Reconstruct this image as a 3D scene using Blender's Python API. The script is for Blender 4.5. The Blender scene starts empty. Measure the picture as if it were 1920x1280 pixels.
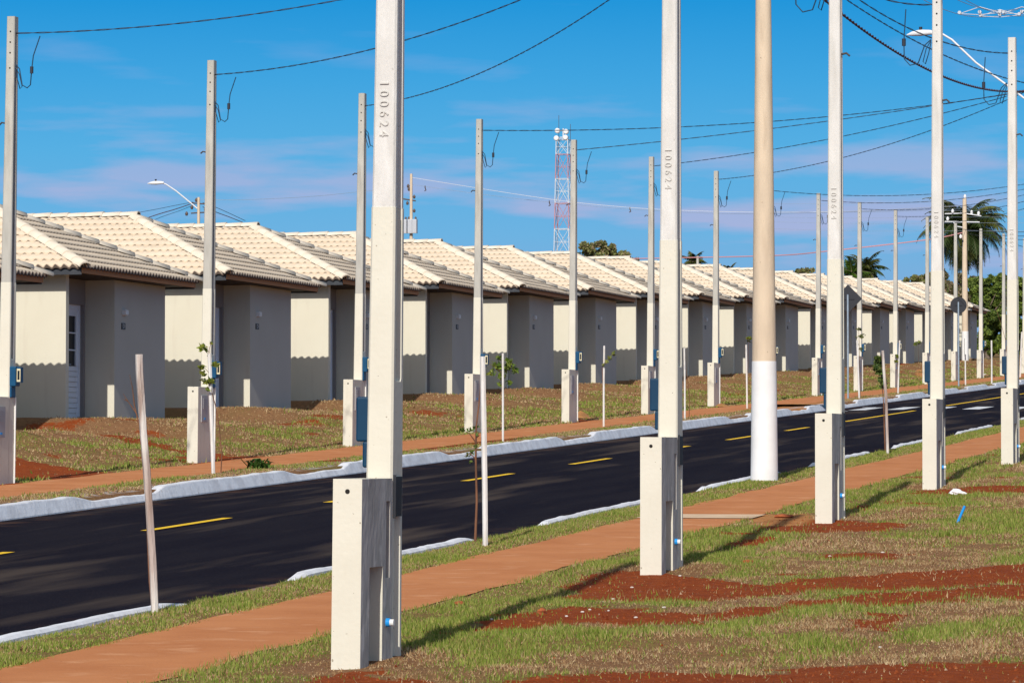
import bpy, math, random
import numpy as np
from mathutils import Vector, Matrix
random.seed(7); RNG = np.random.default_rng(11)
scene = bpy.context.scene
col = scene.collection
R = math.radians

# ------------------------------------------------------------------ camera
F = 6979.0; TH = R(14.0); ROLL = R(0.0)
CT, ST = math.cos(TH), math.sin(TH)
GR = 229.0 * CT / F                     # grade of the street (it climbs away from the camera)
CAMZ = 1.88
def cam_matrix(th, p):
    m = Matrix.Rotation(th, 3, 'Z') @ Matrix.Rotation(math.pi/2 + p, 3, 'X') @ Matrix.Rotation(ROLL, 3, 'Z')
    return m
def vp(th, p, v):
    q = cam_matrix(th, p).transposed() @ Vector(v)
    return 960 + F*q.x/(-q.z), 640 - F*q.y/(-q.z)
th_, p_ = TH, R(1.68)
for _ in range(30):                     # aim so that the street runs to its vanishing point
    x, y = vp(th_, p_, (0, 1, GR))
    th_ += (2700 - x)/F*0.9
    p_ += (616 - y)/F*0.9
CM = cam_matrix(th_, p_)
cd = bpy.data.cameras.new('camera'); cam = bpy.data.objects.new('camera', cd); col.objects.link(cam)
cam.matrix_world = Matrix.Translation((0, 0, CAMZ)) @ CM.to_4x4()
cd.sensor_width = 36; cd.lens = F/1920*36; cd.clip_start = 0.5; cd.clip_end = 5000
scene.camera = cam
scene.render.resolution_x = 1024; scene.render.resolution_y = 682
CMT = CM.transposed(); CP = Vector((0, 0, CAMZ))
def proj(P):
    q = CMT @ (Vector(P) - CP); return 960 + F*q.x/(-q.z), 640 - F*q.y/(-q.z)
def ray(px, py): return CM @ Vector(((px-960)/F, (640-py)/F, -1.0))
def gp(px, py, h=0.0):                  # point of the sloping ground, h metres above it
    r = ray(px, py); t = (h - CAMZ)/(r.z - GR*r.y); P = CP + r*t; return P
def vd(px, py, d):                      # point of the upright plane parallel to the street, d metres left
    r = ray(px, py); return CP + r*(-d/r.x)
def zt(px, py, Z):                      # point at depth Z
    return CP + ray(px, py)*Z

# ------------------------------------------------------------------ light
SUN_EL = R(33); SUN_AZ = R(3.2)
w = bpy.data.worlds.new("World"); scene.world = w; w.use_nodes = True
nt = w.node_tree; nt.nodes.clear(); N = nt.nodes; L = nt.links
out = N.new('ShaderNodeOutputWorld'); bg = N.new('ShaderNodeBackground'); bg.inputs[1].default_value = 0.12
sky = N.new('ShaderNodeTexSky'); sky.sky_type = 'NISHITA'; sky.sun_disc = False
sky.sun_elevation = SUN_EL; sky.sun_rotation = math.pi - SUN_AZ; sky.dust_density = 0.6; sky.air_density = 1.2; sky.ozone_density = 2.0
tc = N.new('ShaderNodeTexCoord'); sep = N.new('ShaderNodeSeparateXYZ'); L.new(tc.outputs['Generated'], sep.inputs[0])
ramp = N.new('ShaderNodeValToRGB'); mr = N.new('ShaderNodeMapRange'); mr.inputs[2].default_value = 0.16
L.new(sep.outputs['Z'], mr.inputs[0]); L.new(mr.outputs[0], ramp.inputs[0])
cr = ramp.color_ramp
cr.elements[0].position = 0.0; cr.elements[0].color = (.36, .50, .70, 1)
cr.elements[1].position = 1.0; cr.elements[1].color = (.004, .21, .60, 1)
for p, c in ((.25, (.22, .42, .70)), (.36, (.155, .45, .76)), (.5, (.095, .43, .77)), (.62, (.052, .375, .75)), (.76, (.014, .30, .70))):
    e = cr.elements.new(p); e.color = c + (1,)
# thin lilac clouds low in the sky
mp = N.new('ShaderNodeMapping'); mp.inputs['Scale'].default_value = (11, 11, 75); L.new(tc.outputs['Generated'], mp.inputs[0])
no = N.new('ShaderNodeTexNoise'); no.inputs['Scale'].default_value = 1.0; no.inputs['Detail'].default_value = 6; no.inputs['Roughness'].default_value = .52
L.new(mp.outputs[0], no.inputs[0])
cl = N.new('ShaderNodeMapRange'); cl.inputs[1].default_value = .53; cl.inputs[2].default_value = .66; L.new(no.outputs[0], cl.inputs[0])
lo = N.new('ShaderNodeMapRange'); lo.interpolation_type = 'SMOOTHSTEP'; lo.inputs[1].default_value = .115; lo.inputs[2].default_value = .045
lo.inputs[3].default_value = 0.14; L.new(sep.outputs['Z'], lo.inputs[0])
mu = N.new('ShaderNodeMath'); mu.operation = 'MULTIPLY'; L.new(cl.outputs[0], mu.inputs[0]); L.new(lo.outputs[0], mu.inputs[1])
cm = N.new('ShaderNodeMixRGB'); cm.inputs[2].default_value = (.40, .46, .72, 1); L.new(mu.outputs[0], cm.inputs[0]); L.new(ramp.outputs[0], cm.inputs[1])
sc = N.new('ShaderNodeMixRGB'); sc.blend_type = 'MULTIPLY'; sc.inputs[0].default_value = 1; sc.inputs[2].default_value = (8.33, 8.33, 8.33, 1); L.new(cm.outputs[0], sc.inputs[1])
hb = N.new('ShaderNodeMapRange'); hb.interpolation_type = 'SMOOTHSTEP'; hb.inputs[1].default_value = .15; hb.inputs[2].default_value = .45; L.new(sep.outputs['Z'], hb.inputs[0])
fm = N.new('ShaderNodeMixRGB'); L.new(hb.outputs[0], fm.inputs[0]); L.new(sc.outputs[0], fm.inputs[1]); tn = N.new('ShaderNodeMixRGB'); tn.blend_type = 'MULTIPLY'; tn.inputs[0].default_value = 1; tn.inputs[2].default_value = (1.30, 1.03, .80, 1); L.new(sky.outputs[0], tn.inputs[1]); L.new(tn.outputs[0], fm.inputs[2])
L.new(fm.outputs[0], bg.inputs[0]); L.new(bg.outputs[0], out.inputs[0])
sd = bpy.data.lights.new('sun', 'SUN'); sd.energy = 4.0; sd.angle = R(.53); sd.color = (1, .95, .86)
so = bpy.data.objects.new('sun', sd); col.objects.link(so)
so.rotation_euler = Vector((-math.sin(SUN_AZ), math.cos(SUN_AZ), -math.tan(SUN_EL))).to_track_quat('-Z', 'Y').to_euler()
so.location = (0, 0, 60)
vs = scene.view_settings; vs.view_transform = 'Standard'; vs.look = 'None'; vs.exposure = 0; vs.gamma = 1

# ------------------------------------------------------------------ materials
MATS = {}
def mat(name, c, rough=.8, c2=None, scale=4, thr=(.4, .6), bump=0, bscale=40, spec=.3, metal=0, stretch=None, detail=5, trans=0, c3=None, s3=1, t3=(.55,.7), pits=None, drip=None):
    m = bpy.data.materials.new(name); m.use_nodes = True; n = m.node_tree.nodes; l = m.node_tree.links
    b = n['Principled BSDF']; b.inputs['Roughness'].default_value = rough; b.inputs['Specular IOR Level'].default_value = spec
    b.inputs['Metallic'].default_value = metal; b.inputs['Base Color'].default_value = tuple(c)+(1,)
    tcn = n.new('ShaderNodeTexCoord'); v = tcn.outputs['Object']
    if stretch:
        mm = n.new('ShaderNodeMapping'); mm.inputs['Scale'].default_value = stretch; l.new(v, mm.inputs[0]); v = mm.outputs[0]
    prev = None
    if c2:
        t = n.new('ShaderNodeTexNoise'); t.inputs['Scale'].default_value = scale; t.inputs['Detail'].default_value = detail; l.new(v, t.inputs[0])
        r = n.new('ShaderNodeMapRange'); r.inputs[1].default_value = thr[0]; r.inputs[2].default_value = thr[1]; l.new(t.outputs[0], r.inputs[0])
        x = n.new('ShaderNodeMixRGB'); x.inputs[1].default_value = tuple(c)+(1,); x.inputs[2].default_value = tuple(c2)+(1,)
        l.new(r.outputs[0], x.inputs[0]); prev = x.outputs[0]
    if c3:
        t = n.new('ShaderNodeTexNoise'); t.inputs['Scale'].default_value = s3; t.inputs['Detail'].default_value = 6; l.new(v, t.inputs[0])
        r = n.new('ShaderNodeMapRange'); r.inputs[1].default_value = t3[0]; r.inputs[2].default_value = t3[1]; l.new(t.outputs[0], r.inputs[0])
        x = n.new('ShaderNodeMixRGB'); x.inputs[2].default_value = tuple(c3)+(1,)
        if prev: l.new(prev, x.inputs[1])
        else: x.inputs[1].default_value = tuple(c)+(1,)
        l.new(r.outputs[0], x.inputs[0]); prev = x.outputs[0]
    for (cc_, sc_, st_, th_2) in ([(pits, 34, None, (.705, .74))] if pits else []) + ([(drip, 7, (1, 1, .16), (.56, .74))] if drip else []):
        t = n.new('ShaderNodeTexNoise'); t.inputs['Scale'].default_value = sc_; t.inputs['Detail'].default_value = 3
        if st_: m3 = n.new('ShaderNodeMapping'); m3.inputs['Scale'].default_value = st_; l.new(tcn.outputs['Object'], m3.inputs[0]); l.new(m3.outputs[0], t.inputs[0])
        else: l.new(tcn.outputs['Object'], t.inputs[0])
        r = n.new('ShaderNodeMapRange'); r.inputs[1].default_value = th_2[0]; r.inputs[2].default_value = th_2[1]; l.new(t.outputs[0], r.inputs[0])
        x = n.new('ShaderNodeMixRGB'); x.inputs[2].default_value = tuple(cc_)+(1,)
        if prev: l.new(prev, x.inputs[1])
        else: x.inputs[1].default_value = tuple(c)+(1,)
        l.new(r.outputs[0], x.inputs[0]); prev = x.outputs[0]
    if prev: l.new(prev, b.inputs['Base Color'])
    if bump:
        t = n.new('ShaderNodeTexNoise'); t.inputs['Scale'].default_value = bscale; t.inputs['Detail'].default_value = 4; l.new(v, t.inputs[0])
        bb = n.new('ShaderNodeBump'); bb.inputs['Strength'].default_value = bump; bb.inputs['Distance'].default_value = .01
        l.new(t.outputs[0], bb.inputs['Height']); l.new(bb.outputs[0], b.inputs['Normal'])
    MATS[name] = m; return m
def attr_mat(name, attr, rough=.7, spec=.2, trans=0.0):
    m = bpy.data.materials.new(name); m.use_nodes = True; n = m.node_tree.nodes; l = m.node_tree.links
    b = n['Principled BSDF']; b.inputs['Roughness'].default_value = rough; b.inputs['Specular IOR Level'].default_value = spec
    a = n.new('ShaderNodeAttribute'); a.attribute_name = attr; l.new(a.outputs['Color'], b.inputs['Base Color'])
    if trans:
        tr = n.new('ShaderNodeBsdfTranslucent'); l.new(a.outputs['Color'], tr.inputs[0]); mx = n.new('ShaderNodeMixShader'); mx.inputs[0].default_value = trans
        l.new(b.outputs[0], mx.inputs[1]); l.new(tr.outputs[0], mx.inputs[2]); l.new(mx.outputs[0], n['Material Output'].inputs[0])
    MATS[name] = m; return m
mat('cream_wall', (.70, .665, .55), .85, (.67, .63, .515), 1.2, (.3, .7), .2, 60, drip=(.655, .61, .50))
mat('grey_wall', (.50, .487, .45), .85, (.475, .46, .42), 1.0, (.3, .7), .15, 60)
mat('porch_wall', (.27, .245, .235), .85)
mat('cream_paint', (.70, .67, .57), .65, (.65, .615, .515), 3, (.35, .75), .2, 30, pits=(.34, .30, .23), drip=(.60, .56, .46))
mat('pole_concrete', (.52, .505, .46), .8, (.41, .395, .355), 2.5, (.35, .7), .3, 50, stretch=(3, 3, .8), pits=(.26, .24, .21), drip=(.36, .34, .30))
mat('white_concrete', (.70, .68, .65), .7, (.60, .58, .55), 2.5, (.35, .7), .35, 40, stretch=(3, 3, .8), c3=(.76, .745, .72), s3=2.2, t3=(.58, .72), pits=(.45, .42, .38), drip=(.55, .53, .49))
mat('raw_cement', (.56, .535, .50), .9, (.40, .38, .35), 6, (.35, .65), .5, 25, c3=(.68, .65, .60), s3=5, t3=(.62, .7), stretch=(1, 1, .5))
mat('tan_concrete', (.70, .56, .41), .8, (.60, .48, .355), 3, (.35, .65), .3, 40, stretch=(2, 2, .6), pits=(.36, .27, .19), drip=(.55, .43, .31))
mat('white_paint', (.82, .82, .82), .6, (.76, .75, .74), 4, (.4, .7), .2, 30)
mat('tile', (.72, .60, .465), .8, (.66, .545, .415), 1.3, (.3, .7), .15, 60, c3=(.60, .50, .385), s3=7, t3=(.55, .72))
mat('ridge_tile', (.78, .69, .57), .8, (.68, .60, .49), 1.5, (.35, .65), .15, 60)
mat('gap_shade_underlay', (.10, .075, .06), .9)  # dark tone painting the shade gap under tile lips, also used on the underlay
mat('fascia_wood', (.46, .225, .11), .7, (.40, .195, .095), 3, stretch=(1, .3, 6), spec=.1)
mat('fascia_metal', (.055, .062, .072), .5, (.04, .045, .055), 3)
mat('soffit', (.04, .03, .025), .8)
mat('door_white', (.80, .84, .92), .4)
mat('glass', (.012, .015, .022), .08, spec=.6)
mat('lamp_white', (.75, .75, .76), .4)
mat('plate_black', (.015, .013, .02), .4)
mat('plate_grey', (.5, .5, .5), .5)
mat('blue_box', (.004, .075, .17), .45, (.003, .06, .145), 4)
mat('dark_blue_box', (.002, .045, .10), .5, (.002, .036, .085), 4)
mat('meter_black', (.008, .012, .018), .5, spec=.2)
mat('frame_cream', (.68, .62, .42), .5)
mat('dark', (.02, .018, .016), .9)
mat('panel_grey', (.40, .39, .40), .6)
mat('hook', (.06, .05, .05), .6)
mat('pipe_blue', (.02, .30, .75), .3)
mat('pvc_white', (.8, .8, .78), .35)
mat('galv', (.36, .44, .52), .45, (.30, .37, .45), 8, metal=.3)
mat('sign_back', (.025, .027, .035), .5)
mat('wood_grey', (.50, .41, .37), .9, (.34, .25, .21), 5, (.35, .65), .6, 30, stretch=(4, 4, .5), c3=(.70, .65, .60), s3=3, t3=(.45, .6))
mat('wood_white', (.74, .72, .70), .8, (.60, .54, .48), 6, (.45, .7), .4, 30, stretch=(3, 3, .6))
mat('sapling_bark', (.22, .10, .055), .9, (.13, .06, .035), 12, stretch=(1, 1, .3))
mat('bark', (.20, .15, .11), .9, (.10, .075, .055), 6, bump=.5)
mat('wire_black', (.03, .035, .05), .6)
mat('wire_blue', (.015, .05, .10), .5)
mat('wire_grey', (.30, .38, .48), .5)
mat('wire_red', (.13, .035, .04), .7, (.06, .03, .035), 20)
mat('steel_white', (.72, .74, .78), .5)
mat('steel_red', (.58, .27, .28), .6)
mat('transformer', (.55, .57, .62), .5)
mat('insulator', (.10, .07, .06), .4)
mat('brick', (.42, .12, .04), .9, (.30, .08, .03), 20, bump=.4)
mat('sand', (.55, .27, .09), .95, (.42, .19, .065), 8, bump=.5)
mat('pebble', (.62, .56, .50), .8)
mat('bag', (.85, .86, .88), .5)
mat('kerb_paint', (.82, .83, .88), .75, (.66, .66, .70), 5, (.4, .65), .5, 18, c3=(.50, .45, .42), s3=12, t3=(.66, .76))
mat('line_yellow', (.95, .58, .01), .7, (.80, .46, .01), 9, (.55, .8))
mat('line_white', (.72, .73, .76), .7, (.5, .5, .52), 9, (.55, .75))
mat('path_dirt', (.58, .238, .098), .95, (.50, .19, .074), 1.6, (.35, .65), .5, 45, stretch=(1, 1.2, 1), c3=(.64, .30, .145), s3=3.2, t3=(.55, .72), spec=.1, pits=(.36, .12, .045))
mat('slab', (.74, .54, .36), .9, (.64, .46, .3), 3)
mat('asphalt', (.0095, .0075, .0135), .92, (.014, .0115, .017), 2.0, (.4, .6), .35, 220, spec=.03, stretch=(1.3, .12, 1), c3=(.066, .050, .043), s3=1.3, t3=(.53, .70))
m = MATS['asphalt']; n = m.node_tree.nodes; l = m.node_tree.links; b = n['Principled BSDF']; src = b.inputs['Base Color'].links[0].from_socket
tcn = n.new('ShaderNodeTexCoord'); sp_ = n.new('ShaderNodeSeparateXYZ'); l.new(tcn.outputs['Object'], sp_.inputs[0])
r1 = n.new('ShaderNodeMapRange'); r1.inputs[1].default_value = -9.6; r1.inputs[2].default_value = -8.8; l.new(sp_.outputs['X'], r1.inputs[0])
r2 = n.new('ShaderNodeMapRange'); r2.inputs[1].default_value = -14.6; r2.inputs[2].default_value = -15.4; l.new(sp_.outputs['X'], r2.inputs[0])
t = n.new('ShaderNodeTexNoise'); t.inputs['Scale'].default_value = 2.2; t.inputs['Detail'].default_value = 8; l.new(tcn.outputs['Object'], t.inputs[0])
r3 = n.new('ShaderNodeMapRange'); r3.inputs[1].default_value = .50; r3.inputs[2].default_value = .72; r3.inputs[4].default_value = .8; l.new(t.outputs[0], r3.inputs[0])
a1 = n.new('ShaderNodeMath'); a1.operation = 'MAXIMUM'; l.new(r1.outputs[0], a1.inputs[0]); l.new(r2.outputs[0], a1.inputs[1])
a2 = n.new('ShaderNodeMath'); a2.operation = 'MULTIPLY'; l.new(a1.outputs[0], a2.inputs[0]); l.new(r3.outputs[0], a2.inputs[1])
x = n.new('ShaderNodeMixRGB'); x.inputs[2].default_value = (.13, .065, .038, 1); l.new(src, x.inputs[1]); l.new(a2.outputs[0], x.inputs[0])
t = n.new('ShaderNodeTexNoise'); t.inputs['Scale'].default_value = 60; t.inputs['Detail'].default_value = 2; l.new(tcn.outputs['Object'], t.inputs[0])
r4 = n.new('ShaderNodeMapRange'); r4.inputs[1].default_value = .62; r4.inputs[2].default_value = .74; l.new(t.outputs[0], r4.inputs[0])
y_ = n.new('ShaderNodeMixRGB'); y_.inputs[2].default_value = (.055, .045, .045, 1); l.new(x.outputs[0], y_.inputs[1]); l.new(r4.outputs[0], y_.inputs[0]); l.new(y_.outputs[0], b.inputs['Base Color'])
attr_mat('grass_blade', 'col', .6, .15, .25)
attr_mat('leaf', 'col', .55, .25, .25)
# ground: earth and turf chosen by masks stored on the terrain, with fine noise
m = bpy.data.materials.new('earth_turf'); m.use_nodes = True; n = m.node_tree.nodes; l = m.node_tree.links
b = n['Principled BSDF']; b.inputs['Roughness'].default_value = .95; b.inputs['Specular IOR Level'].default_value = .1
tcn = n.new('ShaderNodeTexCoord')
def noise(s, d=6, r=.6):
    t = n.new('ShaderNodeTexNoise'); t.inputs['Scale'].default_value = s; t.inputs['Detail'].default_value = d; t.inputs['Roughness'].default_value = r
    l.new(tcn.outputs['Object'], t.inputs[0]); return t
def mr_(src, a, b_):
    r = n.new('ShaderNodeMapRange'); r.inputs[1].default_value = a; r.inputs[2].default_value = b_; l.new(src, r.inputs[0]); return r.outputs[0]
def mx_(f, a, b_):
    x = n.new('ShaderNodeMixRGB'); l.new(f, x.inputs[0])
    for i, v in ((1, a), (2, b_)):
        if isinstance(v, tuple): x.inputs[i].default_value = v+(1,)
        else: l.new(v, x.inputs[i])
    return x.outputs[0]
def at_(nm):
    a = n.new('ShaderNodeAttribute'); a.attribute_name = nm; return a.outputs['Fac']
turf = mx_(mr_(noise(14).outputs[0], .35, .65), (.17, .14, .040), (.24, .15, .055))
dry = mx_(mr_(noise(18).outputs[0], .35, .65), (.30, .16, .075), (.20, .10, .05))
soil = mx_(mr_(noise(9).outputs[0], .35, .7), (.30, .066, .014), (.22, .042, .010))
soil = mx_(mr_(noise(28, 3).outputs[0], .62, .72), soil, (.42, .14, .06))
sand = mx_(mr_(noise(5).outputs[0], .35, .65), (.52, .25, .09), (.42, .17, .06))
base = mx_(at_('dry'), turf, dry)
ad = n.new('ShaderNodeMath'); ad.operation = 'ADD'; l.new(at_('dirt'), ad.inputs[0]); ms = n.new('ShaderNodeMapRange'); ms.inputs[1].default_value = .3; ms.inputs[2].default_value = .7; ms.inputs[3].default_value = -.45; ms.inputs[4].default_value = .45
l.new(noise(12, 7, .65).outputs[0], ms.inputs[0]); l.new(ms.outputs[0], ad.inputs[1]); base = mx_(mr_(ad.outputs[0], .35, .65), base, soil); base = mx_(at_('sand'), base, sand); base = mx_(at_('lime'), base, (.62, .60, .60))
l.new(base, b.inputs['Base Color'])
bb = n.new('ShaderNodeBump'); bb.inputs['Strength'].default_value = .9; bb.inputs['Distance'].default_value = .03
l.new(noise(22, 8, .65).outputs[0], bb.inputs['Height']); l.new(bb.outputs[0], b.inputs['Normal']); MATS['earth_turf'] = m

# ------------------------------------------------------------------ helpers
class MB:
    def __init__(s): s.v = []; s.f = []; s.m = []; s.sm = []
    def add(s, vs_, fs, mi=0, smooth=False):
        o = len(s.v); s.v += [tuple(v) for v in vs_]
        for f in fs: s.f.append(tuple(i+o for i in f)); s.m.append(mi); s.sm.append(smooth)
    def box(s, x0, x1, y0, y1, z0, z1, mi=0, mats=None):
        vs_ = [(x0,y0,z0),(x1,y0,z0),(x1,y1,z0),(x0,y1,z0),(x0,y0,z1),(x1,y0,z1),(x1,y1,z1),(x0,y1,z1)]
        fs = [(0,3,2,1),(4,5,6,7),(0,1,5,4),(1,2,6,5),(2,3,7,6),(3,0,4,7)]   # bottom top -y +x +y -x
        o = len(s.v); s.v += vs_
        for k, f in enumerate(fs):
            s.f.append(tuple(i+o for i in f)); s.m.append(mats[k] if mats else mi); s.sm.append(False)
    def tube(s, pts, r, n=6, mi=0, caps=True, smooth=True):
        pts = [Vector(p) for p in pts]; o = len(s.v); K = len(pts)
        rs = r if isinstance(r, (list, tuple)) else [r]*K
        up = None
        for i, p in enumerate(pts):
            t = (pts[min(i+1, K-1)] - pts[max(i-1, 0)]).normalized()
            if up is None:
                up = Vector((0, 0, 1)) if abs(t.z) < .9 else Vector((1, 0, 0))
            a = t.cross(up).normalized(); up = a.cross(t).normalized()
            for j in range(n):
                an = 2*math.pi*j/n; s.v.append(tuple(p + (a*math.cos(an) + up*math.sin(an))*rs[i]))
        for i in range(K-1):
            for j in range(n):
                s.f.append((o+i*n+j, o+i*n+(j+1) % n, o+(i+1)*n+(j+1) % n, o+(i+1)*n+j)); s.m.append(mi); s.sm.append(smooth)
        if caps:
            for st, rv in ((o, True), (o+(K-1)*n, False)):
                q = len(s.v); s.v += s.v[st:st+n]; f_ = tuple(range(q, q+n)); s.f.append(f_[::-1] if rv else f_); s.m.append(mi); s.sm.append(False)
    def build(s, name, mats, parent=None, loc=(0,0,0)):
        me = bpy.data.meshes.new(name); me.from_pydata(s.v, [], s.f)
        for x in (mats if isinstance(mats, (list, tuple)) else [mats]): me.materials.append(MATS[x])
        me.polygons.foreach_set('material_index', s.m); me.polygons.foreach_set('use_smooth', s.sm)
        me.update(); o = bpy.data.objects.new(name, me); col.objects.link(o); o.location = loc
        if parent: o.parent = parent
        return o
def tag(o, label, cat, group=None):
    o['label'] = label; o['category'] = cat
    if group: o['group'] = group
    return o
def empty(name, loc=(0,0,0)):
    e = bpy.data.objects.new(name, None); e.empty_display_size = .2; col.objects.link(e); e.location = loc; return e
def struct(o): o['kind'] = 'structure'; return o
def kids(o): return [c for c in bpy.data.objects if c.parent == o]
def copy_tree(o, parent=None):
    c = o.copy(); col.objects.link(c)
    if parent: c.parent = parent
    for ch in kids(o): copy_tree(ch, c)
    return c
ORD = ['first','second','third','fourth','fifth','sixth','seventh','eighth','ninth','tenth','eleventh','twelfth','thirteenth','fourteenth','fifteenth','sixteenth','seventeenth','eighteenth']
def big_mesh(name, V, T, C, material, parent=None):            # numpy triangles with a colour per vertex
    V = V.reshape(-1, 3); me = bpy.data.meshes.new(name); nv, ntri = len(V), len(T)
    me.vertices.add(nv); me.vertices.foreach_set('co', V.astype(np.float32).ravel())
    me.loops.add(ntri*3); me.loops.foreach_set('vertex_index', T.astype(np.int32).ravel())
    me.polygons.add(ntri); me.polygons.foreach_set('loop_start', np.arange(0, ntri*3, 3, dtype=np.int32))
    me.update(calc_edges=True)
    a = me.color_attributes.new('col', 'FLOAT_COLOR', 'POINT')
    cc = np.ones((nv, 4), np.float32); cc[:, :3] = C; a.data.foreach_set('color', cc.ravel())
    me.materials.append(MATS[material]); o = bpy.data.objects.new(name, me); col.objects.link(o)
    if parent: o.parent = parent
    return o
def _h(ix, iy, seed):
    h = (ix.astype(np.int64)*374761393 + iy.astype(np.int64)*668265263 + seed*974711) & 0x7fffffff
    h = ((h ^ (h >> 13))*1274126177) & 0x7fffffff
    return ((h ^ (h >> 16)) & 0xffff)/65535.0
def vn(x, y, s, seed=0):
    x = x*s; y = y*s; ix = np.floor(x); iy = np.floor(y); fx = x-ix; fy = y-iy
    fx = fx*fx*(3-2*fx); fy = fy*fy*(3-2*fy)
    a = _h(ix, iy, seed); b_ = _h(ix+1, iy, seed); c = _h(ix, iy+1, seed); d = _h(ix+1, iy+1, seed)
    return (a*(1-fx)+b_*fx)*(1-fy)+(c*(1-fx)+d*fx)*fy
def fbm(x, y, s, seed=0, o=4):
    t = 0; a = 1; n_ = 0
    for i in range(o): t = t + a*vn(x, y, s*2**i, seed+i*17); n_ += a; a *= .55
    return t/n_
def sstep(x, a, b_): t = np.clip((x-a)/(b_-a), 0, 1); return t*t*(3-2*t)

# ------------------------------------------------------------------ layout (d = metres left of the camera, x = -d)
S = 8.19; HY0 = 63.32 - S                              # near front corner of the first house
HD = 24.11; HL = 5.39
D_PATH0, D_PATH1 = 6.84, 7.99; D_KN = 8.60; D_R0, D_R1 = 8.76, 15.45; D_KF = 15.66
D_FP0, D_FP1 = 16.50, 18.02
def Yx(u, d): return (u*1e-4*F*d/CT - d*ST)/CT          # along-street position from 1/(distance to the vanishing point)
def floor_z(k): return GR*(HY0 + S*k + HL) + .28
PD = 5.97; PY = [Yx(u, PD) for u in (5.04, 6.92, 8.81, 10.6, 12.47)]
FD = 18.25
def FYk(k): return Yx(3.717+.607*k, FD)

# ------------------------------------------------------------------ terrain
def poly_in(px, py, poly):
    ins = np.zeros(px.shape, bool); n_ = len(poly)
    for i in range(n_):
        x0, y0 = poly[i]; x1, y1 = poly[(i+1) % n_]
        c = ((y0 > py) != (y1 > py)); xx = (x1-x0)*(py-y0)/((y1-y0) if y1 != y0 else 1e-9)+x0
        ins ^= (c & (px < xx))
    return ins
def wpoly(pts, h=0): return [((-gp(x, y, h).x), gp(x, y, h).y) for x, y in pts]   # (d, Y)
SOIL = [wpoly(p) for p in (
    [(900,1279),(1100,1268),(1360,1252),(1640,1244),(1920,1236),(2000,1232),(2000,1480),(300,1480),(560,1300),(640,1262),(700,1272)],
    [(1030,1118),(1090,1082),(1150,1072),(1230,1076),(1360,1086),(1550,1083),(1740,1074),(2000,1054),(2000,1088),(1740,1103),(1550,1115),(1360,1122),(1200,1128),(1075,1127)],
    [(825,1184),(900,1166),(960,1152),(1080,1142),(1220,1146),(1360,1146),(1480,1130),(1600,1116),(2000,1088),(2000,1120),(1600,1138),(1480,1150),(1360,1163),(1180,1173),(1060,1171),(930,1194),(850,1189)],
    [(1430,978),(1510,974),(1560,972),(1700,979),(1730,983),(1640,993),(1540,998),(1430,996)],
    [(1690,924),(1740,917),(1920,911),(2000,910),(2000,920),(1800,929),(1710,930)],
    [(1360,1008),(1480,1004),(1450,1016),(1370,1021)],
    [(1570,955),(1650,940),(1720,930),(1660,944),(1600,960)],
    [(1600,1190),(1660,1180),(1700,1150),(1640,1150),(1590,1165)],
)] + [wpoly(p, .17) for p in (
    [(-40,853),(160,860),(280,868),(240,875),(130,877),(-40,872)],
    [(-40,879),(70,880),(118,884),(60,891),(-40,896)],
    [(150,820),(250,824),(345,831),(480,834),(680,843),(620,846),(480,840),(345,837),(180,826)],
    [(345,832),(480,838),(520,846),(400,850),(345,848)],
    [(700,826),(860,812),(980,800),(980,806),(860,820),(700,834)],
    [(1080,772),(1200,776),(1150,785),(1060,792)],
)]
SAND = [wpoly(p, .02) for p in ([(1420,752),(1500,748),(1545,752),(1560,768),(1500,772),(1420,775),(1400,760)], [(1340,962),(1530,960),(1520,975),(1420,982)][0:4], [(1715,712),(1732,702),(1745,712)])]
def gz(Y, d):                                          # terrain height
    Y = np.asarray(Y, float); d = np.asarray(d, float)
    z = GR*Y
    bump = (fbm(Y, d, .8, 3, 3)-.5)*.10 + (fbm(Y, d, 3.5, 9, 2)-.5)*.035
    nl = sstep(-d, -D_PATH0+.05, -D_PATH0+.7)
    z = z + nl*(bump*.9)
    # far lawn climbs to the level plots of the houses
    k = (Y - HY0 + 1.4)/S; kf = np.clip(np.floor(k), 0, 17); fr = k-np.floor(k)
    fz = GR*(HY0 + S*kf + HL) + .28
    nxt = GR*(HY0 + S*np.clip(kf+1, 0, 17) + HL) + .28
    pad = fz + (nxt-fz)*sstep(fr, .86, 1.0)
    pad = np.where(k > 18, GR*Y+.05, pad)
    rise = sstep(d, D_FP1+.25, HD-.55)
    fl = sstep(d, D_FP1+.1, D_FP1+.9)*(1-.7*sstep(d, HD-.9, HD-.3))
    z = z + rise*(pad - GR*Y) + fl*bump*1.3
    # road bed
    rd = sstep(d, D_R0-.1, D_R0)*(1-sstep(d, D_R1, D_R1+.1))
    z = z - .17*rd
    ve = (sstep(d, D_PATH1, D_PATH1+.1)*(1-sstep(d, D_KN-.2, D_KN)) + sstep(d, D_KF, D_KF+.1)*(1-sstep(d, D_FP0-.1, D_FP0)))
    z = z + ve*.015
    pa = sstep(d, D_PATH0-.02, D_PATH0)*(1-sstep(d, D_PATH1, D_PATH1+.02)) + sstep(d, D_FP0-.02, D_FP0)*(1-sstep(d, D_FP1, D_FP1+.02))
    z = z - .002*pa
    return z
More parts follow.
